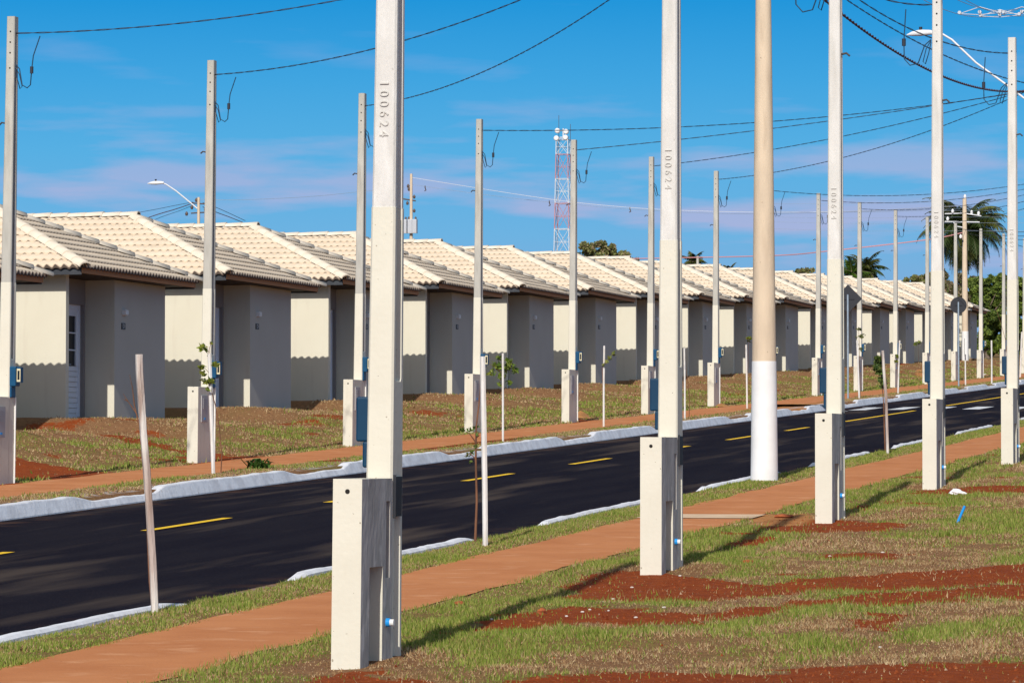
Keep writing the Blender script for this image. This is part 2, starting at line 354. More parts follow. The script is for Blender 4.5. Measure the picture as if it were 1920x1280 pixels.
def masks(Y, d):
    jx = (fbm(Y, d, 2.2, 31, 4)-.5)*.55; jy = (fbm(Y, d, 2.2, 47, 4)-.5)*1.1
    dirt = np.zeros(Y.shape)
    for p in SOIL: dirt = np.maximum(dirt, poly_in(d+jx, Y+jy, p).astype(float))
    near = fbm(Y, d, 1.1, 71, 4)
    dirt = np.maximum(dirt, sstep(near, .70, .76)*(d < D_PATH0))
    farn = fbm(Y, d, .8, 83, 4)
    dirt = np.maximum(dirt, .7*sstep(farn, .67, .74)*(d > D_FP1)*(d < HD))
    sand_ = np.zeros(Y.shape)
    for p in SAND: sand_ = np.maximum(sand_, poly_in(d+jx*.5, Y+jy*.8, p).astype(float))
    dn = fbm(Y*.9, d*1.6, .8, 101, 5)
    dry = sstep(dn, .33, .58)*.92+.10*fbm(Y, d, 5., 55, 3)
    dry = np.where(d > D_FP1, np.clip(dry*.6 + .55*sstep(d, 20.6, 22.8)+.12, 0, 1), dry)
    verge = ((d > D_PATH1) & (d < D_KN)); dry = np.where(verge, dry*.35+.1, dry)
    vf = ((d > D_KF) & (d < D_FP0)); dry = np.where(vf, .3+dry*.5, dry)
    edge = (d > D_PATH0-1.1) & (d <= D_PATH0); dry = np.where(edge, dry*.35, dry)
    for i, y in enumerate(PY):                          # worn ground round each near pole foot
        q = np.hypot((Y-(y-.3))/1.2, (d-PD)/.6); dry = np.maximum(dry, 1-sstep(q, .5, 1.1))
    return dirt, dry, sand_
def rng(a, b_, s): return list(np.arange(a, b_, s))
Ys = np.array([-60,-30,-10,0,8,14] + rng(16, 64, .11) + rng(64, 150, .22) + rng(150, 240, .6) + [245,255,270,290,320,360,420,500,650,900,1300])
Ds = np.array([-900,-400,-150,-60,-25,-10,-5,-3] + rng(-2, D_PATH0, .10) + [D_PATH0-.02, D_PATH0, D_PATH1, D_PATH1+.05] + rng(D_PATH1+.15, D_KN, .1) + [D_KN, D_R0-.1, D_R0, 10, 12, 14, D_R1, D_R1+.1, D_KF] + rng(D_KF+.1, D_FP0, .12) + [D_FP0-.02, D_FP0, D_FP1, D_FP1+.05] + rng(D_FP1+.15, 24.4, .13) + [26,28,31,35,42,55,80,130,250,500,900])
Ds = np.unique(Ds)
YY, DD = np.meshgrid(Ys, Ds, indexing='ij'); ZZ = gz(YY, DD)
dirt, dry, sand_ = masks(YY, DD)
lime = .55*sstep(fbm(YY, DD, 9., 141, 4), .45, .60)*(sstep(DD, D_KF-.1, D_KF)*(1-sstep(DD, D_KF+.1, D_KF+.5)) + sstep(DD, D_KN-.3, D_KN-.1)*(1-sstep(DD, D_KN, D_KN+.1))*.7)
far_ = (DD > 24.5) | (YY > 242) | (DD < -2.5); dirt[far_] = 0; dry[far_] = .4; sand_[far_] = 0
nY, nD = YY.shape
V = np.stack([-DD, YY, ZZ], -1).reshape(-1, 3)
idx = np.arange(nY*nD).reshape(nY, nD)
Q = np.stack([idx[:-1,:-1], idx[1:,:-1], idx[1:,1:], idx[:-1,1:]], -1).reshape(-1, 4)
me = bpy.data.meshes.new('ground'); me.vertices.add(len(V)); me.vertices.foreach_set('co', V.astype(np.float32).ravel())
me.loops.add(len(Q)*4); me.loops.foreach_set('vertex_index', Q.astype(np.int32).ravel())
me.polygons.add(len(Q)); me.polygons.foreach_set('loop_start', np.arange(0, len(Q)*4, 4, dtype=np.int32)); me.update(calc_edges=True)
me.polygons.foreach_set('use_smooth', np.ones(len(Q), bool))
for nm, a in (('dirt', dirt), ('dry', dry), ('sand', sand_), ('lime', lime)):
    at = me.attributes.new(nm, 'FLOAT', 'POINT'); at.data.foreach_set('value', a.astype(np.float32).ravel())
me.materials.append(MATS['earth_turf']); go = bpy.data.objects.new('ground', me); col.objects.link(go); struct(go)

def strip(name, material, d0, d1, y0, y1, dz, step=.5, wob=(0, 0), seed=5, camber=0):
    ys = np.arange(y0, y1, step); nd = 7; v = []; f = []
    w0 = (fbm(ys, ys*0, .9, seed, 6)-.5)*wob[0]*2.6; w1 = (fbm(ys, ys*0+9, .9, seed+3, 6)-.5)*wob[1]*2.6
    for i, y in enumerate(ys):
        for j in range(nd):
            t = j/(nd-1); d = d0+w0[i]+(d1+w1[i]-d0-w0[i])*t; v.append((-d, y, GR*y+dz+camber*(1-(2*t-1)**2)))
    for i in range(len(ys)-1):
        for j in range(nd-1): a = i*nd+j; f.append((a, a+nd, a+nd+1, a+1))
    b_ = MB(); b_.add(v, f, 0, True); return b_.build(name, material)
RZ = -.125
def road_z(d): t = (d-D_R0)/(D_R1-D_R0); return RZ + .03*(1-(2*t-1)**2)
struct(strip('road', 'asphalt', D_R0-.03, D_R1+.03, -20, 420, RZ, 1.0, camber=.03))
struct(strip('sidewalk', 'path_dirt', D_PATH0, D_PATH1, -20, 330, .006, .10, (.10, .06), 21))
o = strip('sidewalk', 'path_dirt', D_FP0, D_FP1, -20, 330, .006, .35, (.07, .14), 33); struct(o)
def kerb(name, d_road, d_back, phase, raised, seed):    # raised lengths, dropped at each driveway
    sgn = 1 if d_back > d_road else -1
    ys = np.arange(10, 330, .12); hh = []
    for y in ys:
        q = (y-phase) % S
        a = min(q/.45, 1) if q < raised else max(0, 1-(q-raised)/.6)
        hh.append(a)
    hh = np.array(hh); nz = (fbm(ys, ys*0, 2.2, seed, 3)-.5)
    v = []; f = []
    for i, y in enumerate(ys):
        h = .078 + .074*hh[i] + nz[i]*.02; base = GR*y
        top = base + RZ + h + .015
        e = nz[i]*.02
        wid = abs(d_back-d_road)
        v += [(-(d_road), y, base+RZ-.03), (-(d_road+sgn*.005), y, base+RZ+.015), (-(d_road+sgn*(.045+.02*hh[i])), y, top-.012), (-(d_road+sgn*.075), y, top+e*.3),
              (-(d_road+sgn*(wid-.02)), y, top+e*.3), (-(d_road+sgn*(wid+e*.5)), y, top-.02), (-(d_road+sgn*(wid+.01)), y, base+RZ-.05)]
    K = 7
    for i in range(len(ys)-1):
        for j in range(K-1): a = i*K+j; f.append((a, a+K, a+K+1, a+1) if sgn < 0 else (a, a+1, a+K+1, a+K))
    b_ = MB(); b_.add(v, f, 0, False); return struct(b_.build(name, 'kerb_paint'))
Yf = lambda u: Yx(u, D_R1)
Yn = lambda u: Yx(u, D_KN)
kerb('kerb', D_R1, D_KF, Yf(4.16), S*.66, 3)
kerb('kerb', D_R0, D_KN, Yn(4.64), S*.66, 8)

def flat(name, material, quads, z=.005):
    b_ = MB()
    for q in quads:
        v = []
        n_ = max(1, int(abs(q[3]-q[2])/1.0)); 
        for i in range(n_+1):
            y = q[2]+(q[3]-q[2])*i/n_
            for d in (q[0], q[1]): v.append((-d, y, GR*y+road_z(d)+z))
        b_.add(v, [(2*i, 2*i+2, 2*i+3, 2*i+1) for i in range(n_)])
    return b_.build(name, material)
LD = 12.93; Yl = lambda u: Yx(u, LD)
for i in range(-1, 7):
    if i > 6: break
    y = Yl(4.12+.672*i)
    flat('lane_dash', 'line_yellow', [(LD-.06, LD+.06, y, y+2.68)])
struct_names = [o for o in col.objects if o.name.startswith('lane_dash')]
for o in struct_names: struct(o)
struct(flat('centre_line', 'line_yellow', [(LD-.06, LD+.06, Yl(8.95), 94.0), (LD-.06, LD+.06, 100.2, 300)]))
struct(flat('crosswalk', 'line_white', [(9.5+i*.98, 9.95+i*.98, 95.4, 98.7) for i in range(6)] + [(9.1, 15.1, 94.5, 94.75), (9.1, 15.1, 99.4, 99.65)]))
# ------------------------------------------------------------------ houses
def roof_slope(b_, P, e, s, u0, u1, cl, cr_, run, pitch, wave=.165, course=.30, mi=0):
    P = Vector(P); e = Vector(e); s = Vector(s)
    nu = int((u1-u0)/wave*8); us = [u0+(u1-u0)*i/nu for i in range(nu+1)]
    rows = int(math.ceil(run/course))
    def pt(u, v, lift):
        lo, hi = u0+v*cl, u1-v*cr_
        if lo > hi: lo = hi = (lo+hi)/2
        uc = min(max(u, lo), hi)
        ph = 2*math.pi*(uc-u0)/wave
        w_ = (.0095*math.sin(ph) + .002*math.sin(2*ph+.6))*(1+1.3*max(0, 1-v/.28))
        return P + e*uc + s*v + Vector((0, 0, v*pitch + w_ + lift)), uc
    for r_ in range(rows):
        v0 = r_*course; v1 = min((r_+1)*course, run)
        low = []
        for u in us:
            lo, hi = u0+v0*cl, u1-v0*cr_; uc = min(max(u, lo), max(lo, hi)); low.append(max(0, math.sin(2*math.pi*(uc-u0)/wave+.3)))
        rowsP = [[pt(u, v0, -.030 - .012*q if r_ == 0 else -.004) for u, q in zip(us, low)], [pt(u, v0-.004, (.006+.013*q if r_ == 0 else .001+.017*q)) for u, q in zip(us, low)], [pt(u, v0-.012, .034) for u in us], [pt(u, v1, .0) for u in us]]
        A = rowsP
        o = len(b_.v)
        for row in A: b_.v += [tuple(p[0]) for p in row]
        K = len(us)
        for a in range(3):
            for i in range(K-1):
                if abs(A[a][i][1]-A[a][i+1][1]) < 1e-5 and abs(A[a+1][i][1]-A[a+1][i+1][1]) < 1e-5: continue
                b_.f.append((o+a*K+i, o+a*K+i+1, o+(a+1)*K+i+1, o+(a+1)*K+i)); b_.m.append(1 if a == 0 else mi); b_.sm.append(a == 2)  # lowest strip of each lip is coloured dark as the shadow gap
def caps(b_, P0, P1, r=.125, ln=.38, mi=0, rr=None):
    P0 = Vector(P0); P1 = Vector(P1); D = P1-P0; n_ = max(1, round(D.length/ln)); t = D.normalized()
    side = t.cross(Vector((0, 0, 1))).normalized(); up = side.cross(t).normalized()
    for i in range(n_):                                # each tile laps the one below; P0 is the low end
        a = P0 + D*(i/n_) - t*.03; c = P0 + D*((i+1)/n_) + t*.02
        jit = random.uniform(-.006, .006)
        ra, rc = r*1.05, r*.96; la, lc = .016+jit, .004+jit
        o = len(b_.v); K = 9
        for (p, q, lf) in ((a, ra, la), (c, rc, lc), (a, ra-.018, la-.014)):
            for j in range(K):
                an = math.pi*j/(K-1); b_.v.append(tuple(p + side*math.cos(an)*q + up*(math.sin(an)*q*.72 + lf - .02)))
        for j in range(K-1):
            b_.f.append((o+j, o+j+1, o+K+j+1, o+K+j)); b_.m.append(mi); b_.sm.append(True)
            b_.f.append((o+j, o+2*K+j, o+2*K+j+1, o+j+1)); b_.m.append(mi); b_.sm.append(False)
def build_house():
    h = empty('house')
    X = lambda dep: -dep
    DEP = 8.6; RD = .58; Y1 = 2.54; T = .15; ZB = -.6; ZT = 2.61
    DY0, DY1, DH = 1.66, 2.46, 2.14
    b_ = MB()
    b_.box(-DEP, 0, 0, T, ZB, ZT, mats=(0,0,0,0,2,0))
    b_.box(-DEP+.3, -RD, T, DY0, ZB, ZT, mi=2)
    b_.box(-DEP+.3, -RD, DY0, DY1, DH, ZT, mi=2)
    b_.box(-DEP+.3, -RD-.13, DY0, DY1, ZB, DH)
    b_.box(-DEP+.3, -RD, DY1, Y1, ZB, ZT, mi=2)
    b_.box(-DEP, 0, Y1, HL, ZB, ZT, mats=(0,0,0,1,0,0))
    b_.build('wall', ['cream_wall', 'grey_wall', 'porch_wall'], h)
    b_ = MB(); xf = -RD-.13                            # door: frame, leaf with panes and grooves
    b_.box(xf, xf+.06, DY1-.07, DY1, 0, DH); b_.box(xf, xf+.06, DY0, DY0+.07, 0, DH); b_.box(xf, xf+.06, DY0+.07, DY1-.07, DH-.08, DH)
    for i in range(10): b_.box(xf, xf+.035, DY0+.07, DY1-.07, .02+i*.098, .02+i*.098+.086)
    b_.box(xf, xf+.028, DY0+.07, DY1-.07, .0, .02); b_.box(xf, xf+.04, DY1-.18, DY1-.07, 1.0, DH-.08); b_.box(xf, xf+.04, DY0+.07, DY0+.18, 1.0, DH-.08)
    b_.box(xf, xf+.04, DY0+.18, DY1-.18, 1.93, DH-.08)
    for z in (1.28, 1.60): b_.box(xf, xf+.042, DY0+.18, DY1-.18, z, z+.025)
    door = b_.build('door', 'door_white', h)
    g = MB(); g.box(xf, xf+.02, DY0+.18, DY1-.18, 1.0, 1.93); g.build('pane', 'glass', door)
    g = MB(); g.tube([(xf+.04, DY0+.13, 1.02), (xf+.09, DY0+.13, 1.02), (xf+.09, DY0+.23, 1.02)], .009); g.build('handle', 'galv', door)
    # roof
    OV, OVF = .48, .53; EZ = 2.72; run = (HL+2*OV)/2; pitch = .437; B0, B1 = -OVF, DEP+OVF
    runF = run*.98
    b_ = MB()
    y0, y1 = -OV, HL+OV; W_ = B1-B0
    # side slopes (eave runs along x) and front/back hips (eave runs along y)
    roof_slope(b_, (-B1, y0, EZ), (1,0,0), (0,1,0), 0, W_, 1, 1, run, pitch)
    roof_slope(b_, (-B0, y1, EZ), (-1,0,0), (0,-1,0), 0, W_, 1, 1, run, pitch)
    roof_slope(b_, (-B0, y0, EZ), (0,1,0), (-1,0,0), 0, y1-y0, 1, 1, run, pitch)
    roof_slope(b_, (-B1, y1, EZ), (0,-1,0), (1,0,0), 0, y1-y0, 1, 1, run, pitch)
    roof = b_.build('roof', ['tile', 'gap_shade_underlay'], h)
    c = MB(); az = EZ+run*pitch-.005
    A = (-B0-run, (y0+y1)/2, az); Bk = (-B1+run, (y0+y1)/2, az); el = EZ+.005
    caps(c, (-B0+.03, y0-.03, el), A); caps(c, (-B0+.03, y1+.03, el), A); caps(c, (-B1-.03, y0-.03, el), Bk); caps(c, (-B1-.03, y1+.03, el), Bk)
    caps(c, (A[0]+.10, A[1], az+.012), (Bk[0]-.10, Bk[1], az+.012), r=.125)
    c.build('ridge_tiles', 'ridge_tile', roof)
    u = MB(); x0, x1 = -B1+.05, -B0-.05; ya, yb = y0+.05, y1-.05
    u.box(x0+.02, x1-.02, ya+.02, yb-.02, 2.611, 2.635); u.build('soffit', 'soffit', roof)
    u = MB(); u.box(x1-.02, x1, ya, yb, 2.60, 2.695); u.build('fascia', 'fascia_wood', roof)
    u = MB(); u.box(x0, x1-.022, ya, ya+.02, 2.575, 2.70); u.build('side_fascia', 'fascia_metal', roof)
    u = MB(); u.box(x0, x1-.022, yb-.02, yb, 2.575, 2.70); u.build('side_fascia', 'fascia_metal', roof)
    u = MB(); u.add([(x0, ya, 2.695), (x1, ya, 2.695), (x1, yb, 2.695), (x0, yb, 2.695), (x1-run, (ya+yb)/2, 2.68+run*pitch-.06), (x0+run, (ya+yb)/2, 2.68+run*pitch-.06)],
        [(0,1,4,5), (1,2,4), (2,3,5,4), (3,0,5)]); u.build('underlay', 'gap_shade_underlay', roof)
    # wall light and number plate on the grey front
    ly = 2.54+.42
    u = MB(); u.box(0, .06, ly, ly+.17, 1.97, 2.07); u.box(.06, .075, ly+.015, ly+.155, 1.98, 2.06); u.build('wall_lamp', 'lamp_white', h)
    u = MB(); u.box(0, .014, ly-.05, ly+.15, 1.70, 1.82); pl = u.build('number_plate', 'plate_black', h)
    cu = bpy.data.curves.new('txt', 'FONT'); cu.body = 'D'; cu.size = .12; cu.extrude = .002; cu.align_x = 'CENTER'; cu.align_y = 'CENTER'; cu.resolution_u = 3
    to = bpy.data.objects.new('txt', cu); col.objects.link(to); bpy.context.view_layer.update()
    tm = bpy.data.meshes.new_from_object(to.evaluated_get(bpy.context.evaluated_depsgraph_get())); bpy.data.objects.remove(to)
    tm.name = 'letter'; tm.materials.clear(); tm.materials.append(MATS['plate_grey'])
    tm.transform(Matrix.Translation((.0165, ly+.05, 1.76)) @ Matrix.Diagonal((1, 1.5, .85, 1)) @ Matrix.Rotation(math.pi/2, 4, 'Z') @ Matrix.Rotation(math.pi/2, 4, 'X'))
    lo_ = bpy.data.objects.new('letter', tm); col.objects.link(lo_); lo_.parent = pl
    return h
house = build_house()
HLAB = ['cream house cut off by the left edge, only its roof corner showing left of the white door']
for k in range(18):
    o = house if k == 0 else copy_tree(house)
    o.location = (-HD, HY0+S*k, floor_z(k))
    if k == 0: lab = 'single storey house mostly cut off by the left edge of the photo'
    elif k == 1: lab = 'nearest full house, white glazed door showing in its porch'
    elif k == 17: lab = 'last house of the row, its far eave end clear against the dark trees'
    else: lab = 'cream and grey tiled-roof house, %s in the row counting from the left edge' % ORD[k]
    tag(o, lab, 'house', 'identical houses in a row along the street')

# ------------------------------------------------------------------ service poles
def text_mesh(body, size, ext=.002):
    cu = bpy.data.curves.new('txt', 'FONT'); cu.body = body; cu.size = size; cu.extrude = ext; cu.align_x = 'CENTER'; cu.align_y = 'CENTER'; cu.resolution_u = 3; cu.space_character = 1.5
    to = bpy.data.objects.new('txt', cu); col.objects.link(to); bpy.context.view_layer.update()
    tm = bpy.data.meshes.new_from_object(to.evaluated_get(bpy.context.evaluated_depsgraph_get())); bpy.data.objects.remove(to)
    return tm
TXT = text_mesh('100624', .078, .004); TXT.name = 'number'; TXT.materials.clear()
mat('emboss', (.605, .585, .55), .9); TXT.materials.append(MATS['emboss'])
TXT.transform(Matrix.Rotation(math.pi/2, 4, 'X') @ Matrix.Rotation(-math.pi/2, 4, 'Z'))
PAINT = 2.63
def build_pole(near, H=6.12):
    """local origin at the foot, centre of the shaft; -y faces the camera, +x faces away from the houses"""
    e = empty('service_pole'); wb, wt = (.168, .115); l0, l1 = .24, .15
    b_ = MB(); prev = None
    zs = [(-.3,0),(.0,0),(.02,.03),(.84,.03),(.86,0),(1.62,0),(1.64,.028),(2.60,.028),(PAINT-.001,.028),(PAINT,.028),(4.0,.028),(5.9,.028),(5.92,0),(H,0)]
    if not near: zs[2] = (.02, .0); zs[3] = (.84, 0)
    for (z, r) in zs:
        t = max(z, 0)/H; hw = (wb+(wt-wb)*t)/2; hl = (l0+(l1-l0)*t)/2; g = 0 if z < PAINT else .003
        hw -= g; hl -= g; c = .012; sh = .012*(t if near else t)
        ring = [(-hw+c,-hl),(hw-c,-hl),(hw,-hl+c),(hw,-hl+.045),(hw-r,-hl+.06),(hw-r,hl-.06),(hw,hl-.045),(hw,hl-c),(hw-c,hl),(-hw+c,hl),(-hw,hl-c),(-hw,hl-.045),(-hw+r,hl-.06),(-hw+r,-hl+.06),(-hw,-hl+.045),(-hw,-hl+c)]
        o = len(b_.v); b_.v += [(x+sh, y, z) for x, y in ring]; K = len(ring)
        if prev is not None:
            mi = 0 if z <= PAINT else 1
            for j in range(K): b_.f.append((prev+j, prev+(j+1) % K, o+(j+1) % K, o+j)); b_.m.append(mi); b_.sm.append(False)
        prev = o
    b_.f.append(tuple(prev+j for j in range(K))); b_.m.append(1); b_.sm.append(False)
    for z in (.20, .34, .48, .68):                     # bolt holes below the top
        yf = -(l0+(l1-l0)*((H-z)/H))/2+.0015
        b_.tube([(.012, yf-.003, H-z), (.012, yf+.004, H-z)], .011, 8, 2)
    b_.build('shaft', ['cream_paint', 'white_concrete' if near else 'pole_concrete', 'dark'], e)
    # plinth in front of the shaft
    PL = .62 if near else .57; yb = -l0/2-.002; yf = yb-PL; w2 = .085; PH = 1.06 if near else 1.13
    b_ = MB()
    if near:
        cr_ = .075
        b_.box(-w2, w2, yf, yf+.17, -.3, PH, mats=(0,0,0,1,0,0))
        b_.box(-w2, w2-cr_, yf+.17, yb, -.3, PH, mats=(0,0,0,2 if False else 1,0,0))
        xa, xb = w2-cr_, w2
        for (ya, yc, za, zb) in ((.17,.44,.56,PH), (.44,.50,-.3,PH), (.50,.58,-.3,.49), (.50,.58,.93,PH), (.58,.62,-.3,PH)):
            b_.box(xa, xb, yf+ya, yf+yc, za, zb, mats=(1,1,1 if ya > .49 else 0,1,1,1))
    else:
        b_.box(-w2, w2, yf, yb, -.3, PH)
    b_.tube([(0, yf-.002, PH-.07), (0, yf+.004, PH-.07)], .014, 10, 2)
    pl = b_.build('plinth', ['cream_paint', 'raw_cement', 'dark'], e)
    if not near:
        bev = pl.modifiers.new('b', 'BEVEL'); bev.width = .006; bev.segments = 2; bev.limit_method = 'ANGLE'
    sg = -1 if near else 1                             # meter box on the road side
    xs = wb/2-.006
    b_ = MB()
    def bx(b2, x0, x1, *a, **k):
        if sg > 0: b2.box(x0, x1, *a, **k)
        else: b2.box(-x1, -x0, *a, **k)
    bx(b_, xs-.01, xs+(.068 if near else .085), -.10, .06, 1.27, 1.53); bx(b_, xs-.01, xs+.028, -.098, .058, 1.12, 1.272)
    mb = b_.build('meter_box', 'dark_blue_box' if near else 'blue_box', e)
    bev = mb.modifiers.new('b', 'BEVEL'); bev.width = .012; bev.segments = 2
    if not near:
        b_ = MB(); b_.box(xs+.085, xs+.135, -.06, .04, 1.32, 1.52); wn = b_.build('meter_window', 'blue_box', mb)
        b_ = MB()
        b_.box(xs+.087, xs+.137, -.066, -.06, 1.33, 1.50); b_.build('window_frame', 'frame_cream', wn)
        b_ = MB(); b_.box(xs+.098, xs+.126, -.069, -.066, 1.355, 1.475); b_.build('glass', 'meter_black', wn)
        # service panel sunk in the plinth side
        b_ = MB(); p0, p1 = yf+.14, yf+.42
        b_.box(w2, w2+.012, p0, p1, .60, 1.0)
        for i in range(6): b_.box(w2+.012, w2+.019, p0+.06, p1-.05, .80+i*.028, .80+i*.028+.016)
        pn = b_.build('service_panel', 'panel_grey', e)
        b_ = MB(); b_.box(w2+.012, w2+.016, p0+.11, p1-.10, .635, .665); b_.build('mark', 'pipe_blue', pn)
        # conduit down the side
        b_ = MB(); b_.tube([(xs+.012, .085, 0), (xs+.012, .085, 1.13)], .013, 8); b_.build('conduit', 'pvc_white', e)
        b_ = MB(); b_.tube([(xs-.005, .03, 1.53), (xs-.012, .03, 2.6), (xs-.03, .03, 5.3)], .010, 6); b_.build('conduit', 'panel_grey', e)
    else:
        b_ = MB(); b_.box(xs-.02, xs+.016, -.085, .055, .84, 1.07); wn = b_.build('meter_window', 'meter_black', e)
        b_ = MB(); b_.box(xs-.01, xs+.020, -.093, -.085, .83, 1.08); b_.build('window_frame', 'sign_back', wn)
        b_ = MB(); b_.tube([(w2-.02, yf+.54, 0), (w2-.01, yf+.54, .23), (w2+.01, yf+.54, .25)], .013, 8); pp = b_.build('water_pipe', 'pvc_white', e)
        b_ = MB(); b_.tube([(w2-.02, yf+.53, .235), (w2+.022, yf+.53, .235)], .026, 10); b_.build('tap', 'pipe_blue', pp)
        b_ = MB(); b_.tube([(w2+.022, yf+.53, .235), (w2+.045, yf+.53, .235)], .020, 10); b_.build('tap_cap', 'pvc_white', pp)
        nb = bpy.data.objects.new('embossed_number', TXT); col.objects.link(nb); nb.parent = e
        nb.location = (.0, -(l0+(l1-l0)*(3.20/H))/2-.001, 3.20)
    # little step peg high on the side away from the road
    b_ = MB(); xk = -sg*.07
    b_.tube([(xk, 0, 4.72), (xk-sg*.05, 0, 4.73), (xk-sg*.085, 0, 4.70)], .012, 6); b_.build('peg', 'hook', e)
    # loose tails of cable under the top
    b_ = MB(); x0 = sg*.065
    if near:
        P_ = [(0,5.47),(-.08,5.40),(-.16,5.18),(-.26,5.16),(-.33,5.24),(-.335,5.45),(-.31,5.85)]
    else:
        P_ = [(0,5.50),(.06,5.43),(.10,5.22),(.17,5.18),(.215,5.22),(.23,5.42),(.25,5.60),(.34,5.86)]
    pts = [(x0+a*(1 if not near else 1), -.02, z) for a, z in P_]
    b_.tube(pts, .0075, 6)
    cb = b_.build('drop_cable', 'wire_blue', e)
    b_ = MB(); q = pts[-3] if not near else pts[-2]
    b_.tube([(q[0], q[1], q[2]-.05), (q[0], q[1], q[2]+.04)], .024, 8); b_.build('connector', 'wire_black', cb)
    b_ = MB(); b_.tube([(x0, -.02, 5.46), (x0+sg*.06, -.02, 5.36), (x0+sg*.10, -.02, 5.20), (x0+sg*.07, -.02, 5.17), (x0+sg*.03, -.02, 5.30), (x0, -.02, 5.44)], .006, 5); b_.build('cable_loop', 'wire_blue', cb)
    return e
def place_pole(o, px_top, d, Y, lean=0):
    o.location = (-d, Y, GR*Y); o.rotation_euler = (0, lean, 0)
npole = build_pole(True)
NL = ['nearest cream concrete service pole, blue meter box on its left, number cast high on it', 'second nearest concrete pole, standing right of the brown sapling and thin white stake',
      'third service pole from the camera, just right of the thick round pole', 'fourth service pole from the camera, street lamp arm passing behind its top', 'tall near-side service pole at the right edge with its top in view']
for i, (y, lab) in enumerate(zip(PY, NL)):
    o = npole if i == 0 else copy_tree(npole)
    place_pole(o, 0, PD, y, (.0105, .002, .001, .001, .0)[i]); tag(o, lab, 'service pole', 'service poles along the near sidewalk')
fpole = build_pole(False)
LEAN = [.011, .009, .008, .005, .004, .003, .002] + [.0015]*10
for k in range(16):
    o = fpole if k == 0 else copy_tree(fpole)
    place_pole(o, 0, FD, FYk(k), LEAN[k])
    lab = {0: 'concrete service pole at the left edge, blue meter box beside it', 15: 'farthest service pole across the road, at the right edge of the photo'}.get(k, 'far-side cream service pole, %s from the left edge' % ORD[k])
    tag(o, lab, 'service pole', 'service poles along the far sidewalk')

# ------------------------------------------------------------------ round utility poles
def round_pole(Y, d, label, H=9.3, r0=.172, r1=.085, grp='thick round utility poles', parts=None):
    e = empty('utility_pole', (-d, Y, GR*Y)); b_ = MB()
    zs = [-.3, 0, 1.53]; rad = lambda z: r0+(r1-r0)*max(z, 0)/H
    b_.tube([(0,0,z) for z in (-.3, 0, .8, 1.53)], [rad(z)+.003 for z in (-.3,0,.8,1.53)], 28, 1)
    b_.tube([(0,0,z) for z in (1.53, 3, 5, 7, H)], [rad(z) for z in (1.53, 3, 5, 7, H)], 28, 0)
    b_.build('shaft', ['tan_concrete', 'white_paint'], e)
    b_ = MB(); b_.tube([(-.28, 0, 8.75), (.28, 0, 8.75)], .03, 6); b_.build('crossarm', 'galv', e)
    tag(e, label, 'utility pole', grp); return e
DA = 8.36; YA = Yx(7.886, DA); YB = YA+33.; YC = YB+33.
pa = round_pole(YA, DA, 'thick round concrete pole with white painted foot beside the kerb', r0=.172, r1=.062)
pb = round_pole(YB, DA, 'round utility pole just outside the right edge carrying the street lamp arm')
pc = round_pole(YC, DA, 'round utility pole beyond the right edge, farther up the street')
# street lamp on pole B, reaching over the road
def lamp(parent_loc, pts, label, r=.03, head=1.0, grp=None):
    e = empty('street_lamp', pts[-1])
    L_ = [tuple(Vector(p)-Vector(pts[-1])) for p in pts]
    b_ = MB(); b_.tube(L_, r, 8); b_.build('arm', 'steel_white', e)
    hx, hy, hz = L_[0]; b_ = MB(); s = head
    b_.tube([(hx+.12*s, hy, hz-.01), (hx-.02*s, hy, hz), (hx-.30*s, hy, hz-.005), (hx-.55*s, hy, hz-.02), (hx-.72*s, hy, hz-.045)], [.05*s, .075*s, .10*s, .07*s, .015*s], 10)
    hd = b_.build('lamp_head', 'steel_white', e)
    b_ = MB(); b_.tube([(hx-.30*s, hy, hz+.08*s), (hx-.30*s, hy, hz+.17*s)], .05*s, 8); b_.build('photocell', 'sign_back', hd)
    return tag(e, label, 'street lamp', grp)
dl = 8.5
def onZ(px, py, Y):                                    # point in the upright plane y = Y
    r = ray(px, py); return CP + r*(Y/r.y)
lamp(None, [tuple(onZ(x, y, YB)) for x, y in ((1745,61),(1765,63),(1785,75),(1830,118),(1895,165),(1934,195))], 'white street lamp arm reaching left over the road at the upper right', .022, .72)

# ------------------------------------------------------------------ wires
def wire(name, A, B, sag, label, material='wire_black', r=.010, n=36, twist=0, grp='overhead wires'):
    A = Vector(A); B = Vector(B); b_ = MB(); pts = []
    for i in range(n+1):
        s = i/n; p = A.lerp(B, s); p.z -= 4*sag*s*(1-s); pts.append(p-A)
    if twist:
        Ln = (B-A).length; per = .55; m = min(700, int(Ln/per*8))
        for ph in (0, math.pi):
            q = []
            for i in range(m+1):
                s = i/m; p = A.lerp(B, s)-A; p.z -= 4*sag*s*(1-s); a = 2*math.pi*s*Ln/per+ph
                t = (B-A).normalized(); sd_ = t.cross(Vector((0,0,1))).normalized()
                q.append(p + sd_*math.cos(a)*twist + Vector((0,0,1))*math.sin(a)*twist)
            b_.tube(q, r, 5)
    else: b_.tube(pts, r, 5)
    return tag(b_.build(name, material, None, A), label, 'cable', grp)
def ptop(k, dz=-.22): return Vector((-FD+.10+.011*6 if False else -FD+.10, FYk(k)-.02, GR*FYk(k)+6.12+dz))
aA = Vector((-DA, YA, GR*YA)); aB = Vector((-DA, YB, GR*YB)); aC = Vector((-DA, YC, GR*YC))
zv = lambda z: Vector((0, 0, z))
for k in range(3): wire('service_cable', ptop(k), aA+zv(7.75), .47+.06*k, 'twisted black service cable running to the %s far pole from the left' % ORD[k], r=.0048, twist=.0065)
for k in range(3, 7): wire('service_cable', ptop(k), aB+zv(7.05+.02*(k-3)), (.25, .10, .20, .35)[k-3], 'twisted service cable running to the %s far pole from the left' % ORD[k], r=.0048, twist=.0065)
